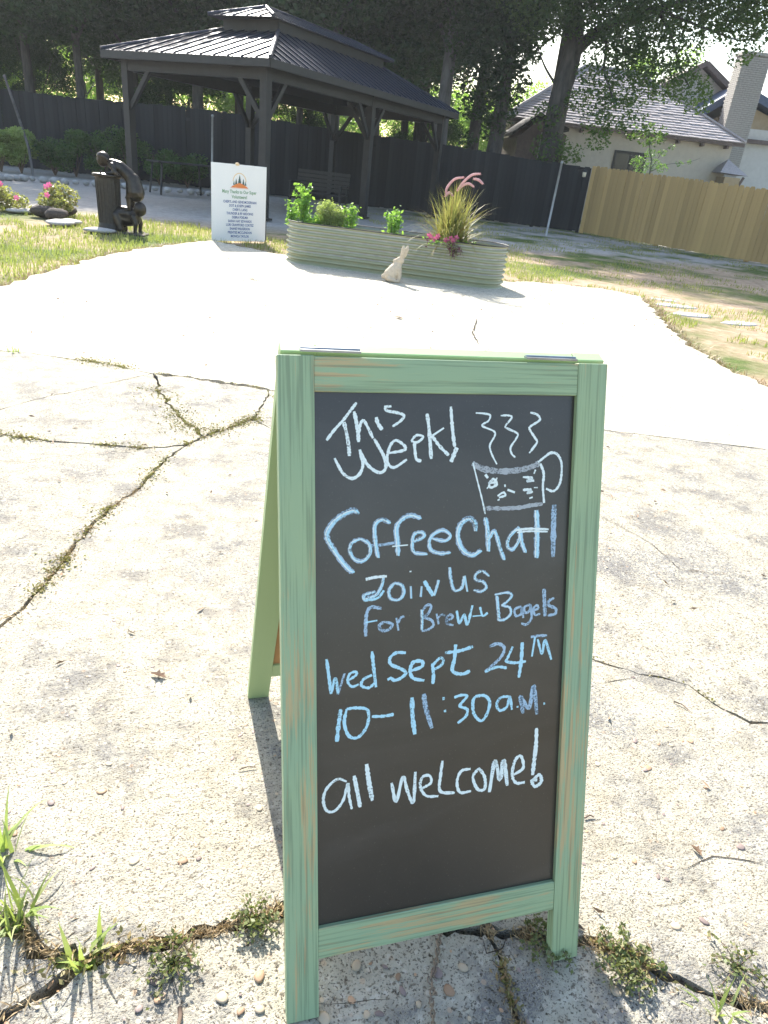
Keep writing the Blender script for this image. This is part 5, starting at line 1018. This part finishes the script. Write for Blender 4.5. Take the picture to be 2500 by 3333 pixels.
# sunlit bushes and small trees beyond, seen under the canopy
for i in range(13):
    x=-13+i*2.75; y=45+((i*31)%7)*.8-.15*x
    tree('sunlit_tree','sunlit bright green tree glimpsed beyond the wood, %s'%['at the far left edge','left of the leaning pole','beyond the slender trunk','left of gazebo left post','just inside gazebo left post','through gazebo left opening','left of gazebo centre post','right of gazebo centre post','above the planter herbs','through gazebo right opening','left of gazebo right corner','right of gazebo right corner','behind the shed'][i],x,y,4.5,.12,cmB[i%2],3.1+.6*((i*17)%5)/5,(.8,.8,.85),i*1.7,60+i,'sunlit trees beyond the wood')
# vine-covered column of foliage right of the gazebo
def clumptree(name,label,base,trunk_pts,radii,clumps,n,ls,mat,bark='bark',extra=(),cat='tree'):
    t=thing(name,label,cat,(base[0],base[1],-.05)); off=chain_loc(t)
    b=MB(); b.tube(catmull(trunk_pts,5),np.interp(np.linspace(0,1,(len(trunk_pts)-1)*5+1),np.linspace(0,1,len(radii)),radii).tolist(),12); b.build('trunk',M[bark],t,True)
    for P,rr in extra:
        Q=catmull(P,5); b=MB(); b.tube(Q,[rr*(1-.75*i/len(Q)) for i in range(len(Q))],8); b.build('limb',M[bark],t,True)
    v,f=crownverts([(c[0],c[1],c[2],c[3]) for c in clumps],n,ls,len(clumps)); link('crown',fastmesh('crown',v-np.array(off),f,mat),t); return t
def cl3(L): return [(*p[0],p[1]) for p in L]
vb=(10.175,23.93,1.941)
clumptree('vine_covered_tree','tall dark vine-covered tree just right of the gazebo',vb,[(vb[0],vb[1],-.1),(vb[0]+.1,vb[1],4),(vb[0],vb[1]+.2,9)],[.3,.22,.12],
 cl3([((9.367,24.192,5.862),1.1),((10.069,23.964,5.812),1.2),((9.169,24.571,5.149),1.0),((9.799,24.052,4.931),1.2),((10.178,23.403,4.795),.9),((9.498,24.149,4.144),1.0),((10.247,23.906,3.963),.9),((9.677,24.617,3.27),.6),((10.164,23.933,3.168),.7),((10.107,23.952,2.623),.45),((9.525,24.666,2.29),.35),((10.208,23.394,5.402),1.0),((9.353,24.196,6.798),1.6),((10.33,23.879,6.661),1.5),((9.827,24.043,7.963),1.9),((8.877,24.35,8.092),1.9),((9.459,24.162,9.31),2.0)]),26000,.16,M['leafA'])
# the big oak
ob=(11.577,22.424,1.901)
trk=[(ob[0],ob[1],-.1),(11.565,22.428,2.035),(11.536,22.437,2.89),(11.564,22.428,3.785),(11.657,22.398,4.654),(11.629,22.407,5.482),(11.398,22.482,6.373),(11.203,22.545,7.873),(11.046,22.596,9.28)]
ext=[([(11.664,22.396,4.751),(11.818,22.031,5.093),(12.136,21.717,5.448),(12.615,21.352,5.719),(13.276,20.823,5.964),(14.239,20.195,6.337)],.2),([(12.136,21.717,5.448),(12.165,21.288,4.972),(12.133,21.088,4.373),(12.255,20.628,3.774),(12.388,20.374,3.307)],.06),([(11.398,22.482,6.373),(10.286,22.317,6.837),(9.383,22.399,7.135)],.16),
 ([(13.276,20.823,5.964),(13.653,20.385,5.302),(13.999,20.063,4.53),(14.255,19.769,4.084)],.05),([(11.203,22.545,7.873),(11.935,21.783,8.438),(12.934,21.038,8.821)],.16),([(13.276,20.823,5.964),(14.455,20.125,5.603),(15.407,19.606,5.344)],.05),([(11.564,22.428,3.785),(10.878,22.336,4.309),(10.415,22.275,4.838)],.05)]
ocl=cl3([((10.499,22.248,5.762),.9),((10.815,22.146,6.127),.9),((10.328,22.303,5.292),.45),((11.12,22.047,5.598),.5),((11.902,21.793,5.9),.9),((12.284,21.144,5.867),.9),((12.192,21.279,4.859),.55),((12.493,21.181,5.232),.75),((13.015,20.907,5.497),.9),((13.467,20.655,5.969),.8),((12.906,20.837,4.682),.6),((13.51,20.642,4.858),.8),((12.149,21.083,4.023),.5),((12.482,20.554,3.914),.55),((12.388,20.374,3.307),.5),((13.144,20.34,3.865),.4),((12.985,20.181,3.01),.4),((13.559,19.995,2.828),.35),((13.81,20.124,4.282),.6),((14.255,19.769,4.084),.5),((14.54,19.677,3.765),.35),((13.999,20.063,4.982),.5),((14.456,19.914,5.578),.45),((14.693,19.838,6.033),.6),((15.306,19.639,5.663),.5),((15.687,19.516,6.023),.7),((15.51,19.573,5.021),.3),((12.033,20.7,3.036),.4),((12.142,20.664,2.557),.35),((11.028,22.077,3.081),.4),((11.339,21.976,2.215),.5),((11.916,21.789,2.146),.35),((11.88,21.8,3.605),.35),((11.975,21.77,4.404),.35),((16.016,19.409,5.405),.35),
 ((10.515,22.243,6.966),1.6),((11.782,21.832,6.98),1.6),((13.074,21.413,6.89),1.5),((14.312,21.012,7.009),1.5),((15.576,20.603,7.024),1.5),((10.731,22.173,8.327),2.0),((12.175,21.705,8.461),2.0),((13.665,21.222,8.399),2.0),((15.128,20.748,8.435),2.0),((11.168,22.031,9.628),2.2),((12.824,21.494,9.683),2.2),((14.505,20.95,9.646),2.2),((16.453,20.319,8.154),2.2),((16.188,20.404,9.609),2.2),((12.055,21.744,10.806),2.2),((13.863,21.158,10.964),2.2),((15.433,20.649,11.101),2.4),((17.688,19.919,9.745),2.6),((18.194,19.755,7.803),2.2)])
clumptree('oak_tree','large leaning oak with forked trunk in front of the houses',ob,trk,[.42,.36,.33,.31,.3,.26,.2,.16,.1],[(c[0],c[1],c[2],c[3]*1.3) for c in ocl],165000,.12,M['leafC'],'bark',ext)
# pale twiggy shrub-tree against the house wall
cb_=(13.819,19.911,1.735)
clumptree('young_tree','small sparse young tree with narrow leaves against the house wall',cb_,[(cb_[0],cb_[1],-.1),(13.731,19.939,1.916),(13.607,19.979,2.341),(13.487,20.018,2.698)],[.03,.025,.02,.01],
 cl3([((13.503,20.013,2.639),.16),((13.607,19.979,2.341),.18),((13.342,20.065,2.126),.18),((13.944,19.87,2.377),.16),((14.163,19.799,2.549),.13),((13.765,19.928,2.045),.25),((13.47,20.024,1.888),.25),((14.049,19.836,1.988),.2),((14.497,19.691,2.161),.12),((14.789,19.596,2.218),.1),((13.227,20.103,2.051),.15),((13.783,19.922,2.729),.1)]),1100,.055,M['shrub'],'barkgrey',[([(13.761,19.93,1.856),(14.156,19.802,2.087),(14.666,19.636,2.179),(15.046,19.513,2.345)],.015),([(13.745,19.935,1.917),(13.944,19.87,2.377),(14.208,19.785,2.627)],.015),([(13.745,19.935,1.917),(13.342,20.065,2.126),(13.076,20.151,2.223)],.012)])
# distant green beyond the houses
for i,(x,y,s) in enumerate([((32.905,43.37,8.66)[0],50,1.0),((29.94,44.331,8.36)[0],52,.8),((24.768,46.006,6.578)[0],54,.7)]):
    tree('distant_tree',['bright tree behind the chimney','tree behind the gable wing, left of its peak','low tree showing left of the oak trunk'][i],x,y,6,.2,cmB[i%2],[7.5,5.2,4][i],(s*.9,s*.9,s*.9),i,90+i,'trees behind the houses')

# ---------------- shrubs, stones and flower bed on the left ----------------
def shrub(label,p,h,r_,n,ls,mat,name='shrub',cat='shrub',group=None):
    t=thing(name,label,cat,(p[0],p[1],-.04),group); b=MB(); 
    for i in range(6): a=i*1.05; b.tube([chain_loc(t),chain_loc(t)+Vector((math.cos(a)*r_*.5,math.sin(a)*r_*.5,h*.7))],[.02,.006],5)
    b.build('stem',M['twig'],t); cl=[(p[0]+random.gauss(0,r_*.4),p[1]+random.gauss(0,r_*.4),h*random.uniform(.25,.85),r_*random.uniform(.3,.5)) for _ in range(10)]
    v,f=crownverts(cl,n,ls,int(p[0]*100)%97+3); link('foliage',fastmesh('foliage',v-np.array(chain_loc(t)),f,mat),t)['kind']='stuff'; return t
shrub('feathery light green shrub behind the stone row near left edge',(-4.292,23.046,-0.108),1.35,.62,6500,.08,M['fern'])
shrub('light green shrub cut by the left edge behind the stone row',(-4.759,22.777,-0.2),1.1,.5,4500,.08,M['fern'])
for i,(x_,D,h,r_) in enumerate([(120,22,1.0,.7),(165,22.5,1.3,.6),(225,22.5,1.3,.7),(280,23,1.5,.7),(345,23,1.2,.7),(405,23.4,1.0,.7)]):
    P=[(-3.501,23.631,-0.056),(-2.974,23.986,-0.019),(-2.177,23.727,0.004),(-1.476,24.026,-0.006),(-0.594,23.74,0.025),(0.224,23.895,0.028)][i]
    shrub(['dark low shrub right of the light shrubs','dark shrub behind the flower bed','dark shrub behind the statue column','dark shrub directly behind statue','dark shrub right of the statue','dark shrub beside the gazebo left post'][i],P,h,r_,2600,.08,M['leafC'])
def rock(seed,mat,fl=.6):
    b=MB(); b.ball((0,0,0),(1,.75,fl),9,6); me=b.mesh('rock',mat,True); r=random.Random(seed)
    for v in me.vertices: v.co*=1+.2*noise.noise(v.co*1.7+Vector((seed*3.1,0,0)))
    return me
RK=[rock(i,M['rockpale']) for i in range(5)]
line=[(-4.429,18.91,0),(-4.099,19.19,0),(-3.607,19.807,0),(-2.892,19.911,0),(-2.169,20.205,0),(-1.062,20.483,0),(0.601,20.736,0),(0.947,20.3,0)]
lp=catmull([Vector((p[0],p[1],0)) for p in line],12); r=random.Random(9); acc=0; last=lp[0]; cnt=0
for p in lp[1:]:
    acc+=(p-last).length
    if acc>.2: acc=0; cnt+=1; o=link('edging_stone',RK[cnt%5],None,(p.x,p.y+r.uniform(-.06,.06),.03),(0,0,r.uniform(0,6)),tuple([r.uniform(.09,.16)]*3)); tag(o,'pale rounded stone in the long edging row before the shrubs','stone','pale stones edging the shrub bed')
    last=p
def flowerbush(label,p,r_,h,n):
    t=thing('flowering_plant',label,'flowering plant',(p[0],p[1],-.04)); c=chain_loc(t)
    cl=[(c.x+random.gauss(0,r_*.45),c.y+random.gauss(0,r_*.3),c.z+h*random.uniform(.25,.8),r_*random.uniform(.28,.45)) for _ in range(12)]
    v,f=crownverts(cl,n,.05,5); link('foliage',fastmesh('foliage',v-np.array(c),f,leafmat('pale_flower_leaf',(.2,.24,.08),(.3,.28,.13),(.40,.22,.12),(.4,.45,.1),.4)),t)['kind']='stuff'
    for i in range(4):
        a=random.choice(cl); q=Vector((a[0]+random.gauss(0,.1),a[1]-a[3]*.9,a[2]+random.uniform(.0,.16))); b=MB()
        for j in range(5): an_=2*PI*j/5; b.add([q,q+Vector((.035*math.cos(an_-.5),-.01,.035*math.sin(an_-.5))),q+Vector((.045*math.cos(an_),-.02,.045*math.sin(an_))),q+Vector((.035*math.cos(an_+.5),-.01,.035*math.sin(an_+.5)))],[(0,1,2,3)])
        b.build('blossom',M['petal'],t)
flowerbush('bushy pale-leaved plant with pink blossoms in the rock-edged bed',(-1.996,12.047,0),.42,.5,2300)
flowerbush('pink-flowered plant cut by the left edge of the view',(-2.738,12.266,0),.35,.42,1300)
FS=[rock(20+i,M['flat'],.16) for i in range(3)]; DS=[rock(30+i,M['darkstone'],.45) for i in range(3)]
for i,(p,s,m,l) in enumerate([((-2.074,11.811,0),.2,1,'dark stone block edging the flower bed, left one'),((-1.865,11.556,0),.19,1,'dark stone block edging the flower bed, middle one'),((-1.771,12.273,0),.17,1,'dark stone block edging the flower bed, right one'),((-2.763,12.783,0),.3,0,'flat pale stone at the far left by the lawn'),((-2.435,12.169,0),.24,0,'flat pale stone left of the flower bed'),((-1.73,10.909,0),.26,0,'flat pale stone in front of the dark edging'),((-1.63,11.198,0),.2,0,'flat pale stone right of the dark edging'),((-1.161,10.376,0),.22,0,'flat grey stone at the foot of the statue column')]):
    o=link('bed_stone',(FS,DS)[m][i%3],None,(p[0],p[1],0.0 if m==0 else .05),(0,0,i*.9),(s,s,s)); tag(o,l,'stone','stones around the flower bed')
for i,(p,s,l) in enumerate([((6.206,7.739,0),.17,'small grey stepping stone nearest the patio corner'),((6.063,7.29,0),.26,'flat pale stepping stone, second from the patio corner'),((5.887,6.704,0),.26,'long pale stepping stone, third from the patio corner'),((6.249,6.322,0),.24,'pale stepping stone at the right edge of the lawn')]):
    o=link('stepping_stone',FS[i%3],None,(p[0],p[1],-.045),(0,0,-.4+i*.2),(s*1.15,s*.75,s*.55)); tag(o,l,'stepping stone','stepping stones on the worn lawn')

# ---------------- grass ----------------
def inside(px_,py_,poly):
    P=np.array(poly); x=px_[:,None]; y=py_[:,None]; x0,y0=P[:,0],P[:,1]; x1,y1=np.roll(x0,-1),np.roll(y0,-1)
    c=((y0>y)!=(y1>y))&(x<(x1-x0)*(y-y0)/(y1-y0+1e-12)+x0); return c.sum(1)%2==1
def vnoise(x,y,s,seed):
    g=np.random.default_rng(seed).random((128,128)); u=(x*s)%128; v=(y*s)%128; i=u.astype(int);j=v.astype(int);fu=u-i;fv=v-j;fu=fu*fu*(3-2*fu);fv=fv*fv*(3-2*fv);i1=(i+1)%128;j1=(j+1)%128
    return g[i,j]*(1-fu)*(1-fv)+g[i1,j]*fu*(1-fv)+g[i,j1]*(1-fu)*fv+g[i1,j1]*fu*fv
def grassmesh(x,y,h,wd,mat,name,z=-.045,lean=.35,lab=None):
    n=len(x); a=rng.uniform(0,2*PI,n); d=np.stack([np.cos(a),np.sin(a)],1); sd_=np.stack([-d[:,1],d[:,0]],1); ln=rng.uniform(.05,lean*2,n)*h
    def pt_(t,w_,s): 
        off=d*(ln*t*t)[:,None]+sd_*(s*w_)[:,None]; return np.stack([x+off[:,0],y+off[:,1],z+h*t],1)
    v=np.stack([pt_(0.,wd*.5,-1),pt_(0.,wd*.5,1),pt_(.55,wd*.4,1),pt_(.55,wd*.4,-1),pt_(1.,wd*0,0)],1).reshape(-1,3)
    b0=np.arange(n)[:,None]*5; f=np.concatenate([b0+np.array([[0,1,2]]),b0+np.array([[0,2,3]]),b0+np.array([[3,2,4]])],1).reshape(-1,3); o=link(name,fastmesh(name,v,f,mat)); tag(o,lab,None,None,'stuff'); return o
n=260000
x=rng.uniform(-7,13,n); y=rng.uniform(2,20,n)
u=rng.random(n); N1=vnoise(x+50,y+50,.9,1)*.6+vnoise(x+50,y+50,3.,2)*.4
ins_=inside(x,y,patio_poly)|((x<5)&(y<6.0))
ins_|=(y<2.9)
left=(x<.9)&(y<12.6); strip=(y<11.2)&(x>=.3)&(x<5.6); right=(x>=4.3)
dens=np.where(left,.95*(N1>.30),0)+np.where(strip&~left,.85*(N1>.28),0)+np.where(right&~strip,np.where(y<9.5,.42,.36)*(N1>.5),0)
keep=(~ins_)&(u<dens)
x,y=x[keep],y[keep]; hh=rng.uniform(.03,.085,len(x))*(.7+.6*vnoise(x+50,y+50,1.5,4)); hh=np.where(x>5,hh*.7,hh)
grassmesh(x,y,hh,np.full(len(x),.009),M['grass'],'grass',lab='patchy sunlit lawn grass round the edge of the patio')
# straw and dry bits along the patio's edge
E_=np.array([(p.x,p.y) for p in OUT_L]); k=15000; i=rng.integers(0,len(E_)-1,k); tt=rng.random(k)[:,None]; P=E_[i]*(1-tt)+E_[i+1]*tt+rng.normal(0,.07,(k,2)); m=~inside(P[:,0],P[:,1]-.0,patio_poly)|(rng.random(k)<.22)
P=P[m]; grassmesh(P[:,0],P[:,1],rng.uniform(.01,.05,len(P)),np.full(len(P),.007),M['straw'],'dry_straw',z=-.03,lean=1.2,lab='dry straw and dead grass along the patio edge')
# scattered leaf bits on the patio
k=420; lx=rng.uniform(-3,5.5,k); ly=3.2+rng.random(k)**.8*6; m=inside(lx,ly,patio_poly); P=np.stack([lx[m],ly[m],np.full(m.sum(),.006)],1)
P=np.concatenate([P,np.stack([rng.uniform(-1.2,2.2,90),rng.uniform(-.3,3.2,90),np.full(90,.005)],1)])
v,f=leafverts(P*np.array([1,1,1]),.028,0,.3); v[:,2]=np.clip(v[:,2],.002,.012); tag(link('leaf_litter',fastmesh('leaf_litter',v,f,M['dryleaf'])),'tiny dry leaf bits scattered over the concrete patio',None,None,'stuff')
# weeds in the cracks
def weedline(pts,n,spread,lo,hi):
    P=[Vector(p[:2]) for p in pts]; Ls=[(P[i+1]-P[i]).length for i in range(len(P)-1)]; tot=sum(Ls); out=[]
    cs=[(random.uniform(lo,hi),random.uniform(.2,1)) for _ in range(max(3,int(tot*(hi-lo)/.13)))]
    for _ in range(int(n*.62)):
        c0=random.choice(cs); s=max(lo,min(hi,random.gauss(c0[0],.022/max(tot,.3)*c0[1]*2)))*tot; i=0
        while i<len(Ls)-1 and s>Ls[i]: s-=Ls[i]; i+=1
        q=P[i].lerp(P[i+1],min(1,s/max(Ls[i],1e-6))); k=random.random(); out.append((q.x+random.gauss(0,spread)*k,q.y+random.gauss(0,spread)*k,random.uniform(-.004,.008)))
    return out
W_=[]
W_+=weedline([p for p in LN['Bl'][0]],2500,.034,.0,.42); W_+=weedline(LN['W1'][0],3600,.10,.05,1); W_+=weedline(LN['Bu'][0],2200,.05,0,1); W_+=weedline(LN['Bm'][0],200,.04,0,1)
W_+=weedline(LN['A1'][0],900,.05,.55,.72)+weedline(LN['A1'][0],1200,.06,.9,1); W_+=weedline(LN['D'][0],1500,.06,.62,.76); W_+=weedline(LN['C'][0],2000,.04,.78,.97); W_+=weedline(LN['A2'][0],200,.03,0,1)
W_+=weedline(LN['E0'][0],700,.035,.35,1); W_+=weedline(LN['E1'][0],350,.02,0,.22); W_+=weedline(LN['E1'][0],120,.02,.5,.6); W_+=weedline(LN['Gl'][0],500,.04,0,.5); W_+=weedline(LN['E2'][0],550,.02,.3,1); W_+=weedline(LN['F'][0],350,.013,.2,.8); W_+=weedline(LN['H'][0],90,.012,.6,.9); W_+=weedline(LN['Bt'][0],150,.04,0,1)
v,f=leafverts(np.array(W_),.0115,.2,.5); tag(link('crack_weeds',fastmesh('crack_weeds',v,f,M['weed'])),'low creeping weeds growing along the cracks of patio',None,None,'stuff')
S_=[]
for ln,nn_,sp_ in(('Bl',1500,.02),('E0',1500,.035),('E1',1400,.014),('Gl',1500,.04),('E2',900,.02),('F',300,.01),('Bu',200,.02)): S_+=weedline(LN[ln][0],nn_,sp_,0,.5 if ln in('Bl','Gl') else 1)
v,f=leafverts(np.array(S_)*np.array([1,1,.4]),.026,0,.1); tag(link('crack_straw',fastmesh('crack_straw',v,f,M['straw'])),'dry straw and rootlets caught in the patio cracks',None,None,'stuff')
# grass tufts and spurge clumps: things
def tuft(label,p,n,L0,L1,wd,droop,mat=None,name='grass_tuft'):
    t=thing(name,label,'grass tuft',(p[0],p[1],-.02)); o=blades(n,chain_loc(t),.012,L0,L1,wd,droop,mat or M['herbgrass'],'blades',t,1.5,5); o['kind']='stuff'; return t
M['herbgrass']=leafmat('broad_grass_blade',(.2,.3,.08),(.3,.38,.12),(.4,.42,.2),(.4,.5,.1),.35)
tuft('wide-bladed grass tuft growing at the meeting of two cracks, bottom left',(-0.31,0.173,0),14,.06,.11,.011,.7)
tuft('grass tuft at the left edge, lower of the two',(-0.422,0.264,0),34,.06,.16,.008,1.6)
tuft('grass tuft at the left edge, upper of the two',(-0.469,0.39,0),30,.06,.15,.008,1.6)
tuft('small grass tuft in the crack at bottom right',(0.707,-0.135,0),26,.04,.1,.006,1.4)
tuft('short grass in crack at the left by the far joint',(-1.074,3.879,0),40,.04,.09,.006,1.2)
def spurge(label,p,r_,n):
    t=thing('creeping_weed',label,'weed',(p[0],p[1],0)); c=chain_loc(t); P=[];b=MB()
    for i in range(9):
        a=i*.7+random.random()*.4; L=r_*random.uniform(.6,1.1); e=c+Vector((math.cos(a)*L,math.sin(a)*L,.008)); m=c.lerp(e,.5)+Vector((0,0,.014)); st=catmull([c+Vector((0,0,.004)),m,e],5); b.tube(st,.0011,4)
        for q in st:
            for _ in range(max(1,n//110)): P.append((q.x+random.gauss(0,.005),q.y+random.gauss(0,.005),q.z+random.uniform(0,.004)))
    b.build('stem',M['twig'],t); leafquads(np.array(P),.0095,M['weedg'],'foliage',t,.5,.62)
M['weedg']=leafmat('spurge_leaf',(.10,.14,.05),(.17,.20,.08),(.26,.24,.12),(.22,.26,.06),.3)
spurge('sprawling green spurge clump right of the chalkboard foot',(0.589,-0.027,0),.075,620); spurge('second spurge clump just below the larger one, right of chalkboard',(0.583,-0.057,0),.035,200); spurge('small-leaved weed hanging across the crack left of the chalkboard leg',(-0.035,0.168,0),.055,420); spurge('small-leaved weed trailing below the crack at bottom left',(-0.172,0.123,0),.06,420)
spurge('reddish small-leaved weed trailing along crack at far right',(0.783,-0.079,0),.06,240)
spurge('green mat of weeds in shadow of the chalkboard by the right foot',(0.473,0.03,0),.06,500)
# dry leaves and twigs
def dleaf(label,p,s,rz,curl=.3):
    b=MB(); out=[(0,-.5),(.12,-.3),(.3,-.25),(.2,-.05),(.38,.1),(.18,.2),(.1,.42),(0,.5),(-.12,.38),(-.2,.18),(-.36,.1),(-.2,-.06),(-.3,-.28),(-.1,-.3)]; k=len(out)
    vs=[(0,0,.0)]+[(x_,y_,curl*(abs(x_)*1.2+.4*y_*y_)) for x_,y_ in out]; b.add(vs,[(0,i+1,(i+1)%k+1) for i in range(k)]); b.tube([(0,-.5,.02),(.02,-.72,.05)],.012,5); b.tube([(0,-.5,.015),(0,.5,.03)],.012,4)
    me=b.mesh('dry_leaf',M['dryleaf']); o=link('dry_leaf',me,None,(p[0],p[1],.003),(.05,.1,rz),(s*.7,s,s)); tag(o,label,'leaf')
dleaf('curled dry brown leaf lying on the concrete left of chalkboard',(-0.205,0.848,0),.045,1.1,.5); dleaf('small curled dark leaf on the concrete lower right',(0.868,0.143,0),.028,.3,.8); dleaf('dry leaf on the sunlit far patio before planter',(1.754,5.424,0),.09,.8); dleaf('dry leaf on the far patio left of the rabbit',(0.614,7.039,0),.08,.2); dleaf('tiny dry leaf beside crack at bottom left',(-0.144,0.129,0),.022,.1,.4); dleaf('small dark leaf left of the chalkboard back leg',(0.223,0.556,0),.02,1.4,.5)
def twig(label,a,c,r_):
    b=MB(); m=(Vector(a)+Vector(c))/2+Vector((.003,.004,.002)); b.tube([Vector(a)+Vector((0,0,.004)),m+Vector((0,0,.004)),Vector(c)+Vector((0,0,.003))],[r_,r_*.9,r_*.6],6); o=b.build('twig',M['twig'],None,True,(a[0],a[1],0)); tag(o,label,'twig')
twig('short dark twig on the concrete right of chalkboard',(1.112,0.555,0),(1.134,0.515,0),.0016); twig('tiny twig beside the right edge of chalkboard frame',(0.672,0.26,0),(0.695,0.259,0),.002); twig('thin twig by the shadow left of the chalkboard',(-0.032,0.514,0),(0.004,0.514,0),.0012); twig('pale twig at the bottom of the view left of chalkboard leg',(-0.159,0.057,0),(-0.163,0.025,0),.004)
